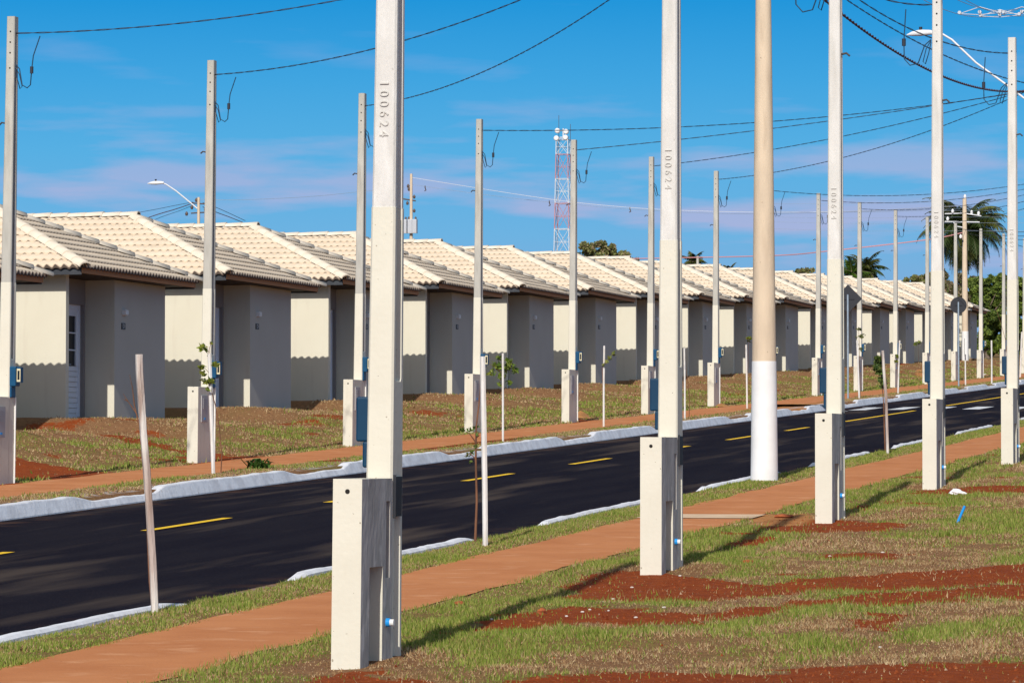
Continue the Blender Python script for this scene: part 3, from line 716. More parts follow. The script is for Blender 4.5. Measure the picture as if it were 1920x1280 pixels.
for k in range(7, 12): wire('service_cable', ptop(k), aC+zv(7.15+.03*(k-7)), .55, 'thin service cable running to the %s far pole from the left' % ORD[k], r=.0048, twist=.0065)
for k in (12, 13, 14): wire('service_cable', ptop(k), Vector((-DA, YC+33, GR*(YC+33)+7.1)), .6, 'distant service cable from the %s far pole out of the photo' % ORD[k], r=.011)
wire('power_cable', aA+zv(6.86), aB+zv(7.07), .64, 'thick reddish black power cable sagging down at the upper right', 'wire_red', .011, twist=.013)
wire('power_cable', aB+zv(7.05), aC+zv(7.05), .64, 'reddish power cable leaving the photo at the right edge', 'wire_red', .011, twist=.013)
npt = lambda i: Vector((-PD-.05, PY[i], GR*PY[i]+5.9))
wire('service_cable', aA+zv(7.2), npt(4), .42, 'black cable running down to the top of the right edge pole', r=.0048, twist=.0065)
wire('service_cable', aA+zv(6.95), Vector((-PD-.05, PY[4]+8.3, GR*(PY[4]+8.3)+5.9)), .40, 'black cable passing behind the lamp arm out of the right edge', r=.0048, twist=.0065)
wire('service_cable', aA+zv(7.2), npt(3), .3, 'short cable coming down to the fourth near pole', r=.0048, twist=.0065)
for j, (dx, za) in enumerate(((-.35, 8.80), (.0, 8.92), (.35, 8.80))):
    wire('high_voltage_wire', aA+Vector((dx, 0, za)), aB+Vector((dx, 0, za)), 1.12, ['grey spaced wire of the top right corner, lowest', 'grey spaced wire of the top right corner, middle', 'grey spaced wire of the top right corner, uppermost'][j], 'wire_grey', .006, grp='spaced high voltage wires')
for j, s in enumerate((.70, .80, .92)):
    b_ = MB(); c = aA.lerp(aB, s); zc = 8.84-4*1.12*s*(1-s)
    b_.tube([c+Vector((-.38, 0, zc-.02)), c+Vector((0, 0, zc+.10)), c+Vector((.38, 0, zc-.02))], .008, 6); b_.tube([c+Vector((-.38, 0, zc-.02)), c+Vector((0,0,zc-.05)), c+Vector((.38, 0, zc-.02))], .008, 6)
    for dx in (-.38, 0, .38): b_.tube([c+Vector((dx, -.04, zc)), c+Vector((dx, .04, zc))], .035, 6)
    tag(b_.build('wire_spacer', 'transformer'), 'small grey wire spacer in the top right corner, %s from the left' % ORD[j], 'wire spacer', 'wire spacers')

# ------------------------------------------------------------------ far utility poles behind the houses
def far_pole(px, py_top, Z, label, w0=.30, w1=.17, white=False, foot=None):
    T_ = zt(px, py_top, Z); Y = T_.y; d = -T_.x; zg = float(gz(np.array([Y]), np.array([d]))[0])
    e = empty('utility_pole', (T_.x, Y, zg)); H = T_.z-zg; b_ = MB()
    b_.tube([(0,0,-.3), (0,0,0), (0,0,1.5)], [w0/2+.004]*3, 14, 1); b_.tube([(0,0,1.5), (0,0,H*.5), (0,0,H)], [w0/2*.97, (w0+w1)/4, w1/2], 14, 0)
    b_.build('shaft', ['tan_concrete', 'white_paint'], e); tag(e, label, 'utility pole', 'distant utility poles'); return e, H
def ins(b_, x, z, s=1): b_.tube([(x, 0, z), (x, 0, z+.10*s), (x, 0, z+.2*s)], [.05*s, .085*s, .03*s], 8)
Z1 = 235
e, H = far_pole(372.5, 370, Z1, 'distant pole behind the roofs with a lamp arm on its left')
for q in ([(-.45, 0, H-.35), (.6, 0, H-.45)], [(-.5, 0, H-1.0), (.55, 0, H-.95)]): b_ = MB(); b_.tube(q, .045, 6); b_.build('crossarm', 'insulator', e)
for x, z in ((-.45, H-.75), (.55, H-.4), (.45, H-.9), (-.15, H-.3), (-.8, H-1.15)): b_ = MB(); ins(b_, x, z, 1.3); b_.build('insulator', 'insulator', e)
P = lambda x, y, Z=Z1: tuple(zt(x, y, Z))
lamp(None, [P(x, y) for x, y in ((303,342.5),(312,346),(330,358),(352,376),(370,391))], 'small distant street lamp above the left roofs', .045, 1.3)
Z2 = 240
e, H = far_pole(771, 326, Z2, 'distant pole with grey transformers behind the roofs, right of the nearest pole')
for x, z in ((-.2, H-.9), (-.15, H-1.1), (.2, H-1.6), (-.25, H-2.0), (.2, H-2.5), (-.15, H-3.0)): b_ = MB(); ins(b_, x, z, 1.2); b_.build('insulator', 'insulator', e)
b_ = MB(); b_.tube([(-.6,0,H-1.6),(.3,0,H-1.75)], .05, 6); b_.build('crossarm', 'insulator', e)
for i, x in enumerate((-.36, .0, .30)):
    b_ = MB(); b_.box(x-.145, x+.145, -.35, -.05, H-3.85, H-2.95)
    for q in range(4): b_.box(x-.125+q*.075, x-.105+q*.075, -.40, -.352, H-3.8, H-3.0)
    tr_ = b_.build('transformer', 'transformer', e)
    b_ = MB(); ins(b_, x, H-2.95, .9); b_.build('bushing', 'insulator', tr_)
Z3 = 186.5
e, H = far_pole(1808.5, 372, Z3, 'tan utility pole with a white foot in front of the palm at the right', .34, .20)
for q in ([(0,0,H-.75),(.85,-.1,H-.9)], [(0,0,H-.75),(-1.0,.1,H-.75)], [(-1.0,0,H-1.15),(.75,0,H-1.2)], [(-.55,0,H-1.2),(-.4,0,H-1.4),(-.1,0,H-1.45)]): b_ = MB(); b_.tube(q, .03, 6); b_.build('crossarm', 'steel_white', e)
for x, z in ((.02, H), (.7, H-.85), (-.6, H-.72), (.35, H-.8), (-.85, H-1.1), (-.2, H-2.0)): b_ = MB(); ins(b_, x, z, 1.0); b_.build('insulator', 'lamp_white', e)
b_ = MB(); b_.box(-.01, .01, -.18, -.175, .25, 1.15); b_.build('strap', 'dark', e)
def pwire(name, pts, label, m='wire_black', r=.02, grp='overhead wires'):
    b_ = MB(); Q_ = [Vector(zt(*p)) for p in pts]; P_ = []
    n_ = len(Q_)
    for i in range(n_-1):
        p0, p1, p2, p3 = Q_[max(i-1,0)], Q_[i], Q_[i+1], Q_[min(i+2,n_-1)]
        for j in range(6):
            t = j/6; P_.append(.5*((2*p1)+(p2-p0)*t+(2*p0-5*p1+4*p2-p3)*t*t+(3*p1-p0-3*p2+p3)*t**3))
    P_.append(Q_[-1]); A = P_[0].copy(); b_.tube([p-A for p in P_], r, 5)
    return tag(b_.build(name, m, None, A), label, 'cable', grp)
pwire('power_cable', [(240,402,240),(290,393,238),(330,385,236),(362,379,235)], 'thin dark wire left of the distant lamp pole, upper one', r=.015)
pwire('power_cable', [(240,422,240),(290,404,238),(330,392,236),(362,381,235)], 'thick dark wire left of the distant lamp pole', 'wire_red', .028)
pwire('power_cable', [(265,424,240),(300,408,238),(340,394,236),(366,383,235)], 'wire just under the thick one left of the distant lamp pole', r=.015)
pwire('power_cable', [(380,380,235),(405,389,236),(430,400,237),(460,414,238)], 'dark wire falling right of the distant lamp pole, upper one', r=.018)
pwire('power_cable', [(380,388,235),(408,399,236),(430,407,237),(455,417,238)], 'dark wire falling right of the distant lamp pole, lower one', 'wire_red', .024)
pwire('power_cable', [(376,374,235),(430,375,235),(500,373,236),(590,368,238),(680,359,240),(768,350,240)], 'long faint wire between the two distant poles', 'wire_grey', .012)
pwire('power_cable', [(772,333,240),(890,352,238),(1000,369,236),(1100,382,235),(1240,393,234),(1420,398,233),(1600,396,230),(1800,386,187)], 'long pale wire right of the transformer pole', 'steel_white', .013)
pwire('power_cable', [(772,346,240),(900,364,238),(1030,379,236),(1180,392,235),(1400,401,232),(1800,392,187)], 'faint dark wire under the long pale one', 'wire_grey', .010)
for i, (x, y) in enumerate(((1030,380),(1181,392),(797,352))):
    b_ = MB(); c = zt(x, y, 236); b_.tube([c+zv(.12), c-zv(.0), c+Vector((.06,0,-.16)), c+Vector((-.04,0,-.2))], .035, 6); tag(b_.build('wire_spacer', 'insulator'), ['tiny dark hook on the pale wire left of the lattice tower', 'tiny dark hook on the pale wire right of the lattice tower', 'tiny fitting on the wire beside the transformer pole'][i], 'wire spacer', 'wire spacers')
pwire('power_cable', [(900,489,200),(1100,486,198),(1240,484,196),(1455,479,193),(1550,471,190),(1735,450,188),(1806,436,187)], 'red and white cable just above the far roofs', 'steel_red', .028)
pwire('power_cable', [(1806,436,187),(1870,450,190),(1920,463,193),(1960,476,195)], 'dark wire sloping down right of the tan pole', r=.014)
for i, y in enumerate((378, 395, 407, 418, 433)):
    pwire('power_cable', [(1450,y+4-2*i,215),(1600,y+4-i,213),(1800,y,210),(1960,y,208)], 'faint horizontal wire crossing the palm, %s from the top' % ORD[i], 'wire_grey', .006, 'faint wires crossing behind the palm')

# ------------------------------------------------------------------ lattice tower
def tower():
    Z = 500.; top = zt(1056, 262, Z); Y = top.y; X_ = top.x; zg = GR*Y; H = top.z-zg
    e = empty('radio_tower', (X_, Y, zg)); sp = Z/F
    wt = 22*sp/2; wlow = 29*sp/2; zl = zt(1056, 475, Z).z-zg
    hw = lambda z: wlow+(wt-wlow)*(z-zl)/(H-zl)
    ys = [262, 290, 336, 382, 430, 478, 526, 574, 622]
    zs = [zt(1056, y, Z).z-zg for y in ys if zt(1056, y, Z).z-zg > 0] + [0]
    colr = [0, 1, 0, 1, 0, 1, 0, 1, 0, 1]
    r = .055
    for i in range(len(zs)-1):
        a, b_ = zs[i], zs[i+1]; c = MB(); h0, h1 = hw(a), hw(b_)
        C0 = [(-h0,-h0,a),(h0,-h0,a),(h0,h0,a),(-h0,h0,a)]; C1 = [(-h1,-h1,b_),(h1,-h1,b_),(h1,h1,b_),(-h1,h1,b_)]
        for j in range(4):
            c.tube([C0[j], C1[j]], r, 5, caps=False); c.tube([C0[j], C1[(j+1)%4]], r*.55, 4, caps=False); c.tube([C0[(j+1)%4], C1[j]], r*.55, 4, caps=False); c.tube([C0[j], C0[(j+1)%4]], r*.8, 4, caps=False)
            M0 = (Vector(C0[j])+Vector(C1[j]))/2; M1 = (Vector(C0[(j+1)%4])+Vector(C1[(j+1)%4]))/2; c.tube([M0, M1], r*.45, 4, caps=False)
        c.build('lattice_section', 'steel_red' if colr[i] else 'steel_white', e)
    for x, y in ((1047,246),(1064,248),(1045,260),(1063,259)):
        p = zt(x, y, Z)-Vector((X_, Y, zg)); b_ = MB(); b_.tube([(p.x, -.95, p.z), (p.x, -.9, p.z), (p.x, -.55, p.z), (p.x, -.5, p.z)], [.24, .35, .35, .18], 16); b_.build('dish', 'lamp_white', e)
    for x, y in ((1047, 216), (1070, 233)):
        p = zt(x, y, Z)-Vector((X_, Y, zg)); b_ = MB(); b_.tube([(p.x, 0, H-.2), (p.x, 0, p.z)], .035, 5); b_.build('antenna', 'insulator', e)
    b_ = MB(); b_.tube([(0,0,H),(0,0,H+1.5)], .09, 6); b_.tube([(-.8,0,H+.3),(.8,0,H+.3)], .07, 6); b_.tube([(-.8,0,H+1.2),(.8,0,H+1.2)], .07, 6); b_.build('mast', 'steel_white', e)
    tag(e, 'red and white lattice radio tower with four round dishes on top', 'radio tower')
tower()

# ------------------------------------------------------------------ road signs seen from behind
def sign(px, py_base, px_top, py_top, shape, cy, r, label):
    g = gp(px, py_base); d = -g.x; Y = g.y
    e = empty('road_sign', g); sp = (g - CP).dot(CM @ Vector((0,0,-1)))/F
    H = (py_base-py_top)*sp; b_ = MB(); b_.tube([(0,0,-.3), (0,0,H)], .028, 10); b_.build('post', 'galv', e)
    zc = (py_base-cy)*sp; R_ = r*sp; n_ = 4 if shape == 'diamond' else 36; b_ = MB()
    v = [(R_*math.cos(2*math.pi*i/n_), y, zc+R_*math.sin(2*math.pi*i/n_)) for y in (.035, .038) for i in range(n_)]
    b_.add(v, [tuple(range(n_)), tuple(range(2*n_-1, n_-1, -1))] + [(i, i+n_, (i+1)%n_+n_, (i+1)%n_) for i in range(n_)]); pl = b_.build('plate', 'sign_back', e)
    b_ = MB(); b_.box(-R_*.45, R_*.45, .012, .032, zc-.015, zc+.015); b_.build('bracket', 'sign_back', pl)
    tag(e, label, 'road sign')
sign(1590, 748, 1588, 552, 'diamond', 560, 27, 'diamond road sign seen from its dark back, on a thin grey post')
sign(1797.5, 725, 1797, 566, 'round', 572, 15.5, 'round road sign seen from its dark back, on a thin grey post')

# ------------------------------------------------------------------ leaves, saplings, stakes
def leaf_cloud(centers, radii, n, size, cols, seed, flat_=.6, asp=.45, droop=0):
    r = np.random.default_rng(seed); centers = np.asarray(centers, float); radii = np.asarray(radii, float)
    wts = radii**2/np.sum(radii**2); ci = r.choice(len(centers), n, p=wts)
    dv = r.normal(size=(n, 3)); dv /= np.linalg.norm(dv, axis=1)[:, None]
    rad = radii[ci]*(r.random(n)**.45); P_ = centers[ci]+dv*rad[:, None]*np.array([1, 1, flat_])
    a = r.normal(size=(n, 3)); a[:, 2] -= droop; a /= np.linalg.norm(a, axis=1)[:, None]
    b_ = np.cross(a, r.normal(size=(n, 3))); b_ /= np.linalg.norm(b_, axis=1)[:, None]
    s = size*(.6+.8*r.random(n))[:, None]
    V_ = np.empty((n, 4, 3)); V_[:, 0] = P_-a*s; V_[:, 1] = P_-b_*s*asp; V_[:, 2] = P_+a*s; V_[:, 3] = P_+b_*s*asp
    T_ = np.empty((n, 2, 3), int); base = np.arange(n)*4
    T_[:, 0] = np.stack([base, base+1, base+2], -1); T_[:, 1] = np.stack([base, base+2, base+3], -1)
    cols = np.asarray(cols, float); cc = cols[r.integers(0, len(cols), n)]*(.75+.5*r.random((n, 1)))
    clump = .8+.4*r.random(len(centers)); cc = cc*clump[ci][:, None]
    return V_.reshape(-1, 3), T_.reshape(-1, 3), np.repeat(cc, 4, axis=0)
YG = [(.16, .20, .02), (.22, .24, .04), (.10, .14, .02)]
def stake(px_b, py_b, pts, r, m, label, side=None):
    """pts = (px,py) from foot to tip, in the upright plane parallel to the picture at the foot"""
    g = gp(px_b, py_b); Z = (g-CP).dot(CM @ Vector((0,0,-1)))
    Q_ = [zt(x, y, Z)-g for x, y in pts]; Q_[0] = Q_[0]-zv(.15)
    b_ = MB(); b_.tube(Q_, r if isinstance(r, list) else [r*random.uniform(.9, 1.08) for _ in Q_], 7, 0, True, False)
    o = b_.build('wooden_stake', m, None, g); tag(o, label, 'stake', 'stakes holding street saplings'); return g, Z
def sapling(px_b, py_b, pts, r, label, leaves=(), n=20, size=.045, branches=(), cols=YG, back=.05, seed=1):
    g = gp(px_b, py_b); Z = (g-CP).dot(CM @ Vector((0,0,-1)))
    e = empty('sapling', g); K = lambda x, y: zt(x, y, Z)-g
    Q_ = [K(x, y) for x, y in pts]; b_ = MB(); b_.tube(Q_, [r*(1-.6*i/(len(Q_)-1)) for i in range(len(Q_))], 6)
    b_.build('trunk', 'sapling_bark', e)
    if branches:
        b_ = MB()
        for br in branches:
            q = [K(x, y) for x, y in br]; b_.tube(q, [r*.5*(1-.7*i/max(1, len(q)-1)) for i in range(len(q))], 5)
        b_.build('branches', 'sapling_bark', e)
    if leaves:
        C = [K(x, y)+Vector((0, random.uniform(-.08, .08), 0)) for x, y, _ in leaves]; RR = [q*Z/F for _, _, q in leaves]
        V_, T_, C_ = leaf_cloud([tuple(c) for c in C], RR, n, size, cols, seed, .7, .42, .3)
        big_mesh('leaves', V_, T_, C_, 'leaf', e)
    tag(e, label, 'sapling', 'young street saplings')
stake(293, 1153, [(293,1153),(287,1060),(280,950),(275,880),(269,810),(266,760),(262,700),(261,664)], .026, 'wood_grey', 'bent weathered stake leaning at the left front of the road')
sapling(288, 1150, [(288,1150),(281,1090),(277,1000),(274,930),(268,850),(262,800),(252,760)], .010, 'leafless brown sapling tied to the bent weathered stake',
        branches=[[(252,760),(248,725),(243,702)],[(256,775),(240,752),(231,738)],[(240,752),(232,748)],[(268,850),(272,880),(276,900)]])
stake(910.5, 1026, [(910.5,1026),(909,900),(907,780),(905,668)], .0245, 'wood_white', 'straight white stake between the two nearest poles')
sapling(891, 1018, [(891,1018),(894,940),(892,860),(893,800),(900,740),(904,700)], .013, 'thin brown sapling leaning on the straight white stake',
        leaves=[(880,805,8),(872,806,6),(890,800,7),(884,848,8),(873,852,6),(880,866,4),(898,815,5),(893,835,5)], n=70, size=.022, cols=[(.10,.17,.03),(.16,.22,.05)],
        branches=[[(893,830),(880,812),(868,806)],[(892,860),(882,850),(870,855)],[(893,820),(900,815)]], seed=3)
stake(1665, 853, [(1665,853),(1663,800),(1661,740),(1657,690),(1655,657)], .024, 'wood_grey', 'rough stake in the near verge left of the fourth near pole')
sapling(1660, 850, [(1660,850),(1658,800),(1657,760),(1654,720),(1651,680)], .012, 'leafy sapling on the near verge, dark green leaves along its stem',
        leaves=[(1648,672,7),(1651,682,7),(1646,690,7),(1652,698,7),(1655,712,7),(1656,724,6),(1658,718,5),(1644,680,5)], n=520, size=.045, cols=[(.06,.11,.02),(.10,.15,.03),(.16,.20,.05)], seed=4)
W = 'wood_white'
stake(401, 890, [(401,890),(397,800),(394,700),(393,662)], .027, W, 'white stake with leaves at its top before the second far pole')
sapling(413, 890, [(414,890),(416,850),(411,800),(404,760),(397,735),(393,700),(392,655),(396,642)], .009, 'slender sapling with yellow green leaf clusters by the second far pole',
        leaves=[(383,650,6),(377,655,5),(388,656,5),(391,668,5),(393,644,4),(380,688,6),(385,700,6),(382,712,5),(395,715,7),(378,690,4),(403,683,6),(388,716,6),(391,730,4)], n=150, size=.045, seed=5,
        branches=[[(393,700),(384,690),(376,688)],[(392,660),(384,652)],[(393,716),(382,712)]])
stake(943, 830, [(943,830),(943,745),(943,662)], .02, W, 'thin white stake holding the bushy topped sapling')
sapling(944, 829, [(944,829),(944,760),(943,700),(943,688)], .010, 'sapling with a small bushy green top between the far poles',
        leaves=[(943,690,14),(930,684,11),(958,684,11),(922,698,9),(965,695,9),(943,706,10),(935,672,7),(954,675,7),(952,716,6),(938,720,5)], n=230, size=.05, cols=[(.10,.18,.02),(.17,.24,.03),(.24,.28,.05)], seed=6,
        branches=[[(943,700),(928,688),(916,682)],[(943,700),(958,688),(970,680)]])
stake(1132, 800, [(1132,801),(1132,720),(1133,648)], .022, W, 'thin white stake right of the fifth far pole')
sapling(1131, 800, [(1131,800),(1131,740),(1129,690),(1134,680)], .010, 'wispy pale sapling right of the fifth far pole',
        leaves=[(1149,664,5),(1145,671,5),(1140,678,4),(1152,660,3),(1134,684,3)], n=40, size=.045, cols=[(.25,.26,.07),(.17,.20,.04)], seed=7, branches=[[(1134,684),(1142,672),(1151,661)]])
stake(1284, 788, [(1284,788),(1284,720),(1283,652)], .022, W, 'thin white stake just right of the second nearest pole')
sapling(1292, 786, [(1292,786),(1293,750),(1289,710),(1286,690)], .010, 'bare tan sapling just right of the second nearest pole')
stake(1401, 766, [(1401,766),(1400,700),(1399,646)], .024, W, 'thin white stake just left of the thick round pole')
sapling(1402, 766, [(1402,766),(1402,700),(1403,660),(1404,640)], .008, 'tiny leaved sapling just left of the thick round pole', leaves=[(1405,634,5),(1402,640,3)], n=22, size=.05, seed=8)
stake(1611, 748, [(1611.5,748),(1609,690),(1607,638)], .028, W, 'white stake right of the diamond sign')
sapling(1613, 747, [(1613,747),(1612,690),(1611,640),(1610,620)], .011, 'sapling with sparse leaves right of the diamond sign', leaves=[(1611,617,5),(1616,630,5),(1608,645,5),(1619,627,4),(1613,655,5),(1606,632,3)], n=60, size=.055, cols=[(.18,.19,.06),(.12,.15,.05)], seed=9)
stake(1684, 739, [(1683.5,740),(1685,690),(1687,638)], .028, W, 'white leaning stake right of the ninth far pole')
sapling(1682, 739, [(1682,739),(1683,700),(1682,672)], .009, 'small dark sapling beside the white leaning stake', leaves=[(1682,668,5),(1681,676,4)], n=30, size=.05, seed=10)
sapling(1723, 730, [(1723,730),(1723,690),(1722,648)], .008, 'faint sapling left of the fourth near pole', leaves=[(1722,643,5),(1718,645,4),(1726,641,3)], n=40, size=.055, seed=11)
stake(1810.5, 723, [(1810.5,723),(1810,698),(1810,664)], .026, W, 'short pale stake in front of the white footed pole')
stake(1859.5, 720, [(1859.5,720),(1859.5,680),(1859,638)], .030, W, 'white stake against the green bushes at the right')
stake(1914.5, 707, [(1912.5,707),(1914,670),(1916,622)], .034, W, 'white stake at the very right edge')
sapling(1890, 714, [(1884,714),(1886,690),(1888,672),(1886,640),(1878,610),(1866,575)], .014, 'bare leaning sapling left of the right edge pole', branches=[[(1888,672),(1893,650),(1896,630)],[(1888,672),(1884,690),(1883,714)]])

# ------------------------------------------------------------------ trees
def tree(px, py_base_guess, Z, clumps, n, size, cols, label, cat, seed, grp='trees behind the houses', trunk=True):
    c0 = zt(px, clumps[0][1], Z); zg = GR*c0.y; g = Vector((c0.x, c0.y, zg)); e = empty('tree', g); sp = Z/F
    r = random.Random(seed); C = []; RR = []
    for (x, y, q) in clumps:
        p = zt(x, y, Z)-g
        for _ in range(6):
            C.append((p.x+r.uniform(-.8, .8)*q*sp, p.y+r.uniform(-1, 1)*q*sp, max(.3, p.z+r.uniform(-.7, .7)*q*sp))); RR.append(q*sp*r.uniform(.35, .6))
    V_, T_, C_ = leaf_cloud(C, RR, n, size, cols, seed, .8, .5); big_mesh('crown', V_, T_, C_, 'leaf', e)
    b_ = MB(); zt_ = max(1., np.mean([c[2] for c in C]))
    b_.tube([(0,0,-.2), (.05,0,zt_*.5), (0,.05,zt_)], [.22, .17, .10], 8)
    for c in C[::5]: b_.tube([(0, .02, zt_*.6), (c[0]*.5, c[1]*.5, (zt_*.6+c[2])/2), c], [.09, .05, .02], 5)
    b_.build('trunk', 'bark', e); tag(e, label, cat, grp)
OLV = [(.20,.22,.07),(.26,.25,.10),(.28,.21,.12),(.15,.16,.05)]
DKG = [(.06,.10,.02),(.10,.155,.028),(.15,.21,.035),(.20,.26,.05)]
tree(1135, 0, 290, [(1110,478,22),(1125,470,18),(1150,475,17),(1165,488,18),(1095,488,14),(1185,494,12),(1130,492,25)], 6500, .13, OLV, 'brownish green tree top above the far roofs, right of the tower', 'tree', 21)
tree(1515, 0, 300, [(1500,512,9),(1515,513,10),(1530,516,7)], 1500, .13, OLV, 'low olive tree top left of the third near pole', 'tree', 22)
tree(1725, 0, 268, [(1712,530,14),(1728,524,16),(1722,548,20),(1706,548,9),(1740,560,22),(1750,530,18),(1742,520,14),(1755,590,24)], 15000, .12, OLV+[(.20,.22,.05)], 'pale yellowish bush rising right of the far roofs', 'tree', 23)
tree(1770, 0, 275, [(1765,525,24),(1785,560,28),(1800,532,22),(1765,600,30),(1815,570,28),(1822,540,20),(1800,610,30)], 22000, .12, [(.20,.16,.10),(.25,.19,.12),(.16,.15,.07),(.13,.16,.05)], 'brown twiggy tree behind the tan utility pole', 'tree', 24)
tree(1840, 0, 270, [(1832,535,18),(1850,530,16),(1845,560,24),(1865,545,22),(1855,590,26),(1880,560,26),(1835,595,20),(1870,620,26),(1890,600,28),(1882,532,20),(1845,630,26),(1862,532,16)], 36000, .12, DKG, 'dense dark green tree right of the palm', 'tree', 25)
tree(1925, 0, 272, [(1905,545,22),(1925,550,26),(1915,590,28),(1935,600,30),(1905,625,22),(1950,560,30),(1900,532,18),(1925,528,18)], 26000, .12, DKG, 'dense green tree at the right edge', 'tree', 26)
tree(1850, 0, 240, [(1840,655,10),(1852,650,12),(1868,652,12),(1882,656,11),(1900,650,14),(1920,652,14),(1858,662,10),(1940,652,14)], 9000, .10, [(.14,.20,.02),(.20,.26,.03),(.09,.13,.02)], 'low bright green scrub under the dark trees', 'bush', 27)

def palm(px, py, Z, Rp, nf, label, seed, cols=((.035,.06,.015),(.05,.085,.02),(.10,.115,.025)), down=.9):
    c = zt(px, py, Z); zg = GR*c.y; g = Vector((c.x, c.y, zg)); e = empty('palm_tree', g); H = c.z-zg; R_ = Rp*Z/F
    r = np.random.default_rng(seed); Vs, Ts, Cs = [], [], []; off = 0; b_ = MB()
    for i in range(nf):
        az = i*2.39996+r.uniform(-.2, .2); el = R(78)-i/nf*R(135)+r.uniform(-.15, .15); Lf = R_*r.uniform(.9, 1.12)*(1.08 if el > 0 else .95)
        p = np.zeros(3); pts = [p.copy()]; a = el; M_ = 14
        for j in range(M_):
            p = p+np.array([math.cos(az)*math.cos(a), math.sin(az)*math.cos(a), math.sin(a)])*Lf/M_; a -= (down/ M_)*(1.2+j/M_*1.6); a = max(a, -1.5); pts.append(p.copy())
        pts = np.array(pts); b_.tube([Vector(q)+zv(H) for q in pts], [.035*(1-.8*j/M_) for j in range(M_+1)], 4)
        cc = np.array(cols[r.integers(0, len(cols))])*r.uniform(.8, 1.3)
        for j in range(1, M_+1):
            t = pts[j]-pts[j-1]; t /= np.linalg.norm(t); sd_ = np.cross(t, [0, 0, 1.]); sd_ /= (np.linalg.norm(sd_)+1e-6)
            for k2 in range(5):
                q = pts[j-1]+(pts[j]-pts[j-1])*(k2/5.)
                for s in (-1, 1):
                    ll = R_*.36*math.sin(math.pi*min(.97, (j+k2/5)/M_*.9+.1))*r.uniform(.75, 1.15)
                    dr = sd_*s*.75+t*.45+np.array([0, 0, r.uniform(-.75, -.1)]); dr /= np.linalg.norm(dr); tip = q+dr*ll
                    wv = t*.030*Z/370*1.5
                    Vs.append(np.stack([q-wv, q+wv, tip+np.array([0,0,-.15*ll])])+[0,0,H]); Ts.append([off, off+1, off+2]); off += 3; Cs.append(np.repeat(cc[None]*r.uniform(.8, 1.2), 3, 0))
    big_mesh('fronds', np.concatenate(Vs), np.array(Ts), np.concatenate(Cs), 'leaf', e)
    b_.tube([(0,0,-.2), (0,0,H*.5), (0,0,H-.4), (0,0,H+.1)], [.28, .24, .18, .10], 10); b_.build('trunk', 'bark', e)
    tag(e, label, 'palm tree', 'palms behind the houses')
palm(1808, 430, 330, 92, 84, 'tall drooping palm behind the tan utility pole', 41)
palm(1622, 505, 330, 46, 26, 'dark palm top rising above the roofs right of the third near pole', 42, down=.75)
palm(1597, 510, 325, 36, 16, 'bright green palm touching the third near pole', 43, cols=((.06,.12,.01),(.08,.15,.02)), down=.3)
palm(1300, 492, 320, 30, 18, 'small palm top just right of the second nearest pole', 44, down=.7)
palm(1368, 508, 320, 20, 12, 'tiny palm tip above the roofs left of the thick round pole', 45, down=.7)
b_ = MB(); p = zt(1308, 480, 250); b_.tube([(0,0,-2), (0,0,0)], .09, 8); tag(b_.build('utility_pole', 'pole_concrete', None, p), 'tiny distant pole tip beside the small palm', 'utility pole', 'distant utility poles')

# ------------------------------------------------------------------ grass
def inview(P_, mg=60):
    q = (P_-np.array(CP)) @ np.array(CM); x = 960+F*q[:,0]/(-q[:,2]); y = 640-F*q[:,1]/(-q[:,2])
    return (x > -mg) & (x < 1920+mg) & (y < 1280+mg*1.5) & (q[:,2] < 0)
def grass(name, d0, d1, y0, y1, dens, hgt, wid, seed, label_kind=True, cover=1.0, drop=None):
    r = np.random.default_rng(seed); n_ = int((d1-d0)*(y1-y0)*dens)
    d = r.uniform(d0, d1, n_); Y = r.uniform(y0, y1, n_)
    P_ = np.stack([-d, Y, GR*Y], -1); k = inview(P_); d, Y = d[k], Y[k]
    di, dr, sa = masks(Y+r.normal(0, .09, len(d)), d+r.normal(0, .05, len(d)))
    pt = fbm(Y, d, 3.0, 200+seed, 3)
    keep = (r.random(len(d)) > di*.97) & (sa < .5) & (r.random(len(d)) < np.clip(.50+1.3*(pt-.25), 0, 1)*(1-.35*dr))
    if drop is not None: keep &= drop(d, Y, r)
    d, Y, dr, pt = d[keep], Y[keep], dr[keep], pt[keep]; m_ = len(d)
    z = gz(Y, d)-.004; P_ = np.stack([-d, Y, z], -1)
    isdry = r.random(m_) < np.clip(dr*1.05+.10, 0, .96)
    h = hgt*(.45+.9*r.random(m_))*(.30+1.9*pt**1.7)*np.where(isdry, .62, 1.0); wv = wid*(.7+.6*r.random(m_))
    an = r.uniform(0, 2*np.pi, m_); lean = np.stack([np.cos(an), np.sin(an), np.zeros(m_)], -1)*(h*np.where(isdry, 1.3, .65)*r.random(m_))[:, None]
    a2 = r.uniform(-.9, .9, m_); side = np.stack([np.cos(a2), np.sin(a2), np.zeros(m_)], -1)*wv[:, None]
    V_ = np.empty((m_, 3, 3)); V_[:, 0] = P_-side; V_[:, 1] = P_+side; V_[:, 2] = P_+lean+np.stack([np.zeros(m_), np.zeros(m_), h], -1)
    T_ = np.arange(m_*3).reshape(-1, 3)
    gcols = np.array([(.19,.25,.035),(.26,.30,.06),(.12,.18,.022),(.33,.31,.09)]); dcols = np.array([(.45,.30,.155),(.36,.215,.105),(.26,.145,.07),(.52,.39,.22)])
    c = np.where(isdry[:, None], dcols[r.integers(0, 4, m_)], gcols[r.integers(0, 4, m_)])*(.75+.5*r.random((m_, 1)))
    o = big_mesh(name, V_, T_, np.repeat(c, 3, axis=0), 'grass_blade'); return o
def foot_clear(d, Y, r):
    k = np.ones(len(d), bool)
    for y in PY: k &= ~((abs(d-PD) < .09) & (Y > y-.77) & (Y < y+.13))
    return k
GO = []
